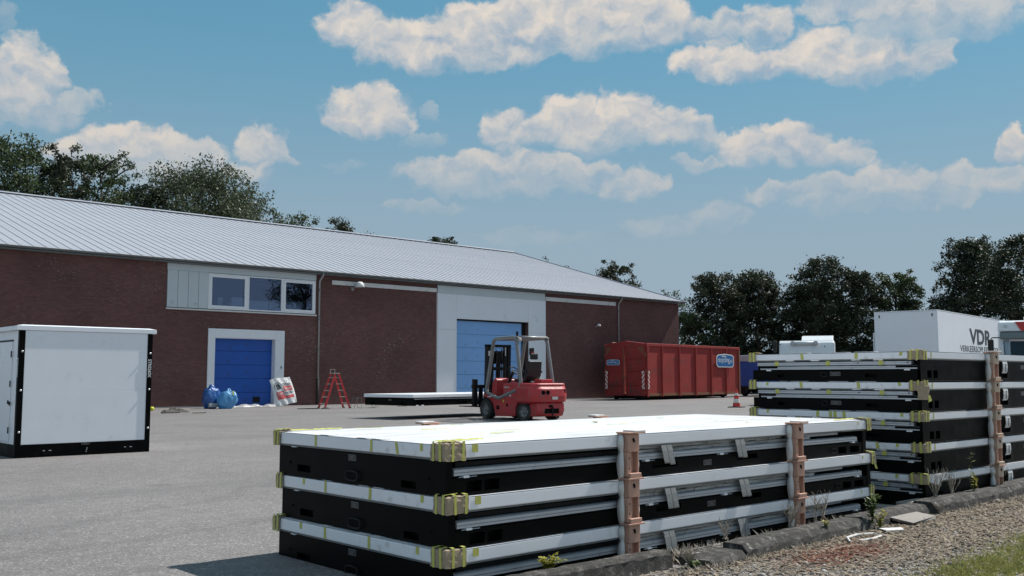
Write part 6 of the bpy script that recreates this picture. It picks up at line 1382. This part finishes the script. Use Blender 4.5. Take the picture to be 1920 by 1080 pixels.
# ================================================================ TREES
def tree(name, label, loc, h, r, base, seed, leafm, n_clump=70, per=110, leaf=.20, sparse=0., group='trees behind the yard', squash=1.0):
    rg = np.random.default_rng(seed); t = thing(name, label, 'tree', loc, 0, group)
    # trunk and limbs
    tr_ = MB(); tr_.tube([(0, 0, -.1), (.05 * r, 0, h * .25), (-.04 * r, .05 * r, h * .5), (.03 * r, 0, h * .85)], [h * .022, h * .017, h * .012, h * .004], 8)
    cz = base + (h - base) * .5; cents = []; lobes = [(rg.uniform(0, 6.28), rg.uniform(base, h * .9), rg.uniform(.55, 1.0)) for _ in range(7)]
    while len(cents) < n_clump:
        u = rg.uniform(0, 1); z = base + (h - base) * u; a = rg.uniform(0, 6.28)
        prof_ = math.sin(math.pi * (0.12 + .80 * u)) ** .7 * (1 - .25 * max(0, u - .6))
        lob = 1 + sum(.28 * math.exp(-((a - la + math.pi) % 6.283 - math.pi) ** 2 / .3 - (z - lz) ** 2 / (h * .12) ** 2) * (ls - .6) * 2 for la, lz, ls in lobes)
        rad = r * prof_ * lob * math.sqrt(rg.uniform(.05, 1)) * rg.uniform(.8, 1.08)
        cents.append((rad * math.cos(a), rad * math.sin(a) * squash, z))
    # a few twigs that stick out over the outline
    for _ in range(int(n_clump * .34)):
        a = rg.uniform(0, 6.28); u = rg.uniform(.5, 1); rad = r * math.sin(math.pi * (0.12 + .80 * u)) ** .7 * rg.uniform(.95, 1.16); cents.append((rad * math.cos(a), rad * math.sin(a) * squash, base + (h - base) * u + rg.uniform(.0, .06 * h)))
    C = np.array(cents)
    for i in rg.choice(len(C), min(26, len(C)), replace=False):
        e = C[i]; z0_ = max(base * .6, e[2] - .55 * math.hypot(e[0], e[1]) - .4); tr_.tube([(0, 0, z0_), (e[0] * .5, e[1] * .5, (z0_ + e[2]) * .5 + .1), tuple(e)], [h * .007, h * .004, h * .0015], 5)
    tr_.build('trunk', 'bark', t, smooth=True)
    n_main = n_clump; m_per = np.where(np.arange(len(C)) < n_main, per, int(per * .28)); idx = np.repeat(np.arange(len(C)), m_per); n = len(idx)
    cr_s = np.where(np.arange(len(C)) < n_main, r * .20 * rg.uniform(.55, 1.35, len(C)), r * .10)
    P0 = C[idx] + np.clip(rg.normal(0, 1, (n, 3)), -1.75, 1.75) * cr_s[idx][:, None] * np.array([.62, .62, .46])
    if sparse:
        kp = rg.random(n) > sparse; P0 = P0[kp]; n = len(P0)
    P0[:, 2] = np.maximum(P0[:, 2], .1)
    d = rg.normal(0, 1, (n, 3)); d /= np.linalg.norm(d, axis=1)[:, None]; e = np.cross(d, rg.normal(0, 1, (n, 3))); e /= np.linalg.norm(e, axis=1)[:, None]
    l = leaf * rg.uniform(.55, 1.35, n)[:, None]; w = l * rg.uniform(.32, .55, (n, 1)); nn_ = np.cross(d, e)
    P = np.stack([P0 - d * l * .5, P0 + e * w * .5 + nn_ * l * .08, P0 + d * l * .5, P0 - e * w * .5 + nn_ * l * .08], 1).reshape(-1, 3)
    o = np_mesh('crown', P, np.arange(n * 4).reshape(-1, 4), leafm, t)
    return t
TL = 'trees behind the warehouse roof'; TR = 'dark trees behind the lorries'
TREES = [
    ('leftmost dark tree over the warehouse roof at the picture edge', (21.0, 79.5), 18.7, 5.2, 3, 1, 'leaf_mid', 85, 120, .30, 0, TL),
    ('second dark slender tree from the left over the warehouse roof', (25.0, 78.5), 18.3, 3.2, 3, 2, 'leaf_dark', 60, 120, .30, 0, TL),
    ('third bushy dark tree from the left over the warehouse roof', (28.0, 79.0), 19.0, 3.8, 3, 3, 'leaf_mid', 66, 120, .30, 0, TL),
    ('broad rounded grey-green tree over the middle of the warehouse roof', (36.2, 78.6), 18.6, 6.7, 3, 4, 'leaf_pale', 130, 130, .30, 0, TL),
    ('smaller rounded grey-green tree merging into the broad one', (40.6, 79.8), 17.0, 4.0, 4, 14, 'leaf_pale', 60, 120, .30, 0, TL),
    ('sparse feathery treetop right of the broad rounded tree', (44.6, 77.0), 15.6, 3.2, 5, 5, 'leaf_mid', 46, 60, .27, .3, TL),
    ('dark small treetop with outreaching twigs over the roof', (48.6, 76.0), 15.4, 2.2, 6, 6, 'leaf_dark', 36, 80, .27, .1, TL),
    ('sparse small treetop sloping down towards the ridge', (51.0, 75.5), 14.2, 2.3, 6, 16, 'leaf_mid', 30, 70, .27, .2, TL),
    ('lone small dark treetop above the ridge of the warehouse', (59.3, 74.5), 15.0, 2.4, 6, 7, 'leaf_dark', 44, 90, .27, 0, TL),
    ('tiny treetop twigs where the ridge ends', (70.2, 70.5), 13.0, 2.6, 6, 8, 'leaf_dark', 34, 60, .27, .2, TL),
    ('dark treetop above the sloping verge of the roof', (69.5, 61.3), 11.9, 2.7, 3, 9, 'leaf_dark', 60, 110, .27, 0, TL),
    ('small pale twiggy treetop near the roof corner', (77.5, 60.8), 9.7, 2.0, 2, 10, 'leaf_mid', 34, 70, .25, .2, TL),
    ('dark tree filling the second gap of the right-hand row', (70.5, 47.6), 8.8, 2.6, .3, 41, 'leaf_dark', 70, 120, .25, 0, TR),
    ('dark tree standing behind the two trees above the white lorry', (76.0, 44.0), 9.4, 2.8, .3, 42, 'leaf_dark', 76, 120, .25, 0, TR),
    ('dark tree between second and broad tree over the warehouse roof', (32.4, 81.0), 17.2, 3.4, 3, 43, 'leaf_dark', 60, 120, .30, 0, TL),
    ('green bush low behind the right end of the warehouse', (63.5, 48.0), 6.2, 2.2, .2, 17, 'leaf_mid', 50, 100, .24, 0, TR),
    ('first dark tree right of the warehouse end', (66.5, 47.4), 9.5, 3.0, .3, 11, 'leaf_dark', 92, 120, .25, 0, TR),
    ('second dark tree right of the warehouse, behind the red container', (69.6, 45.6), 9.7, 2.8, .3, 12, 'leaf_dark', 92, 120, .25, 0, TR),
    ('low dark tree filling in behind the white lorry cab', (72.5, 43.7), 8.6, 2.7, .3, 13, 'leaf_dark', 84, 120, .25, 0, TR),
    ('tallest twiggy dark tree in the middle of the right row', (72.4, 41.4), 10.6, 3.0, .3, 15, 'leaf_dark', 92, 115, .25, .06, TR),
    ('dark tree above the left end of the lettered trailer', (74.0, 39.2), 9.8, 2.6, .3, 21, 'leaf_dark', 88, 120, .25, 0, TR),
    ('dark pointed tree with green patches above the lettered trailer', (77.0, 37.4), 9.6, 2.6, .3, 18, 'leaf_mid', 88, 120, .25, 0, TR),
    ('last tree of the right row before the gap of sky', (76.5, 35.9), 7.2, 1.8, .3, 22, 'leaf_dark', 64, 120, .25, 0, TR),
    ('tall dark tree right of the gap of sky', (72.6, 29.4), 11.0, 2.9, .3, 19, 'leaf_dark', 120, 125, .25, 0, TR),
    ('tall dark tree at the right picture edge', (70.5, 25.6), 10.6, 3.2, .3, 20, 'leaf_dark', 110, 125, .25, 0, TR),
    ('dark tree beyond the right picture edge', (69.5, 21.5), 11.0, 3.6, .3, 23, 'leaf_dark', 90, 110, .25, 0, TR),
]
for (lab, xy, h, r, b, sd, lm, nc, pr, lf_, sp_, gr) in TREES:
    k_ = 1.55 if (gr == TL and r > 3) else 1.15
    tree('leafy_tree', lab, (xy[0], xy[1], 0), h, r, b, sd, lm, int(nc * k_), int(pr * 1.6), lf_ * .92, sp_, gr)
# the tree across the verge that shows as a mirror image in the upper window
tree('leafy_tree', 'leafy tree across the verge, mirrored in the upper warehouse window', (58.5, -20.0, 0), 15.5, 4.2, 7.0, 31, 'leaf_dark', 70, 110, .3, 0, 'trees across the verge')
# dense dark scrub under the right-hand trees: reads as one mass
def scrub(n, seed):
    rg = np.random.default_rng(seed); u = rg.uniform(0, 1, n); X = 66.5 + (75.5 - 66.5) * np.minimum(u * 1.35, 1) - np.maximum(0, u * 1.35 - 1) * 12 + rg.normal(0, .9, n); Y = 50.5 - 30 * u + rg.normal(0, .9, n)
    X += 1.5; Z = np.abs(rg.normal(0, 1.9, n)) * (.6 + .5 * np.sin(u * 40) ** 2); Z = np.minimum(Z, 4.8) + .05
    P0 = np.stack([X, Y, Z], 1); d = rg.normal(0, 1, (n, 3)); d /= np.linalg.norm(d, axis=1)[:, None]; e = np.cross(d, rg.normal(0, 1, (n, 3))); e /= np.linalg.norm(e, axis=1)[:, None]; l = .3 * rg.uniform(.6, 1.4, n)[:, None]
    P = np.stack([P0 - d * l * .5, P0 + e * l * .25, P0 + d * l * .5, P0 - e * l * .25], 1).reshape(-1, 3)
    o = np_mesh('undergrowth', P, np.arange(n * 4).reshape(-1, 4), 'leaf_dark'); tag(o, 'dense dark undergrowth beneath the right-hand trees', 'undergrowth', kind='stuff')
scrub(30000, 2)
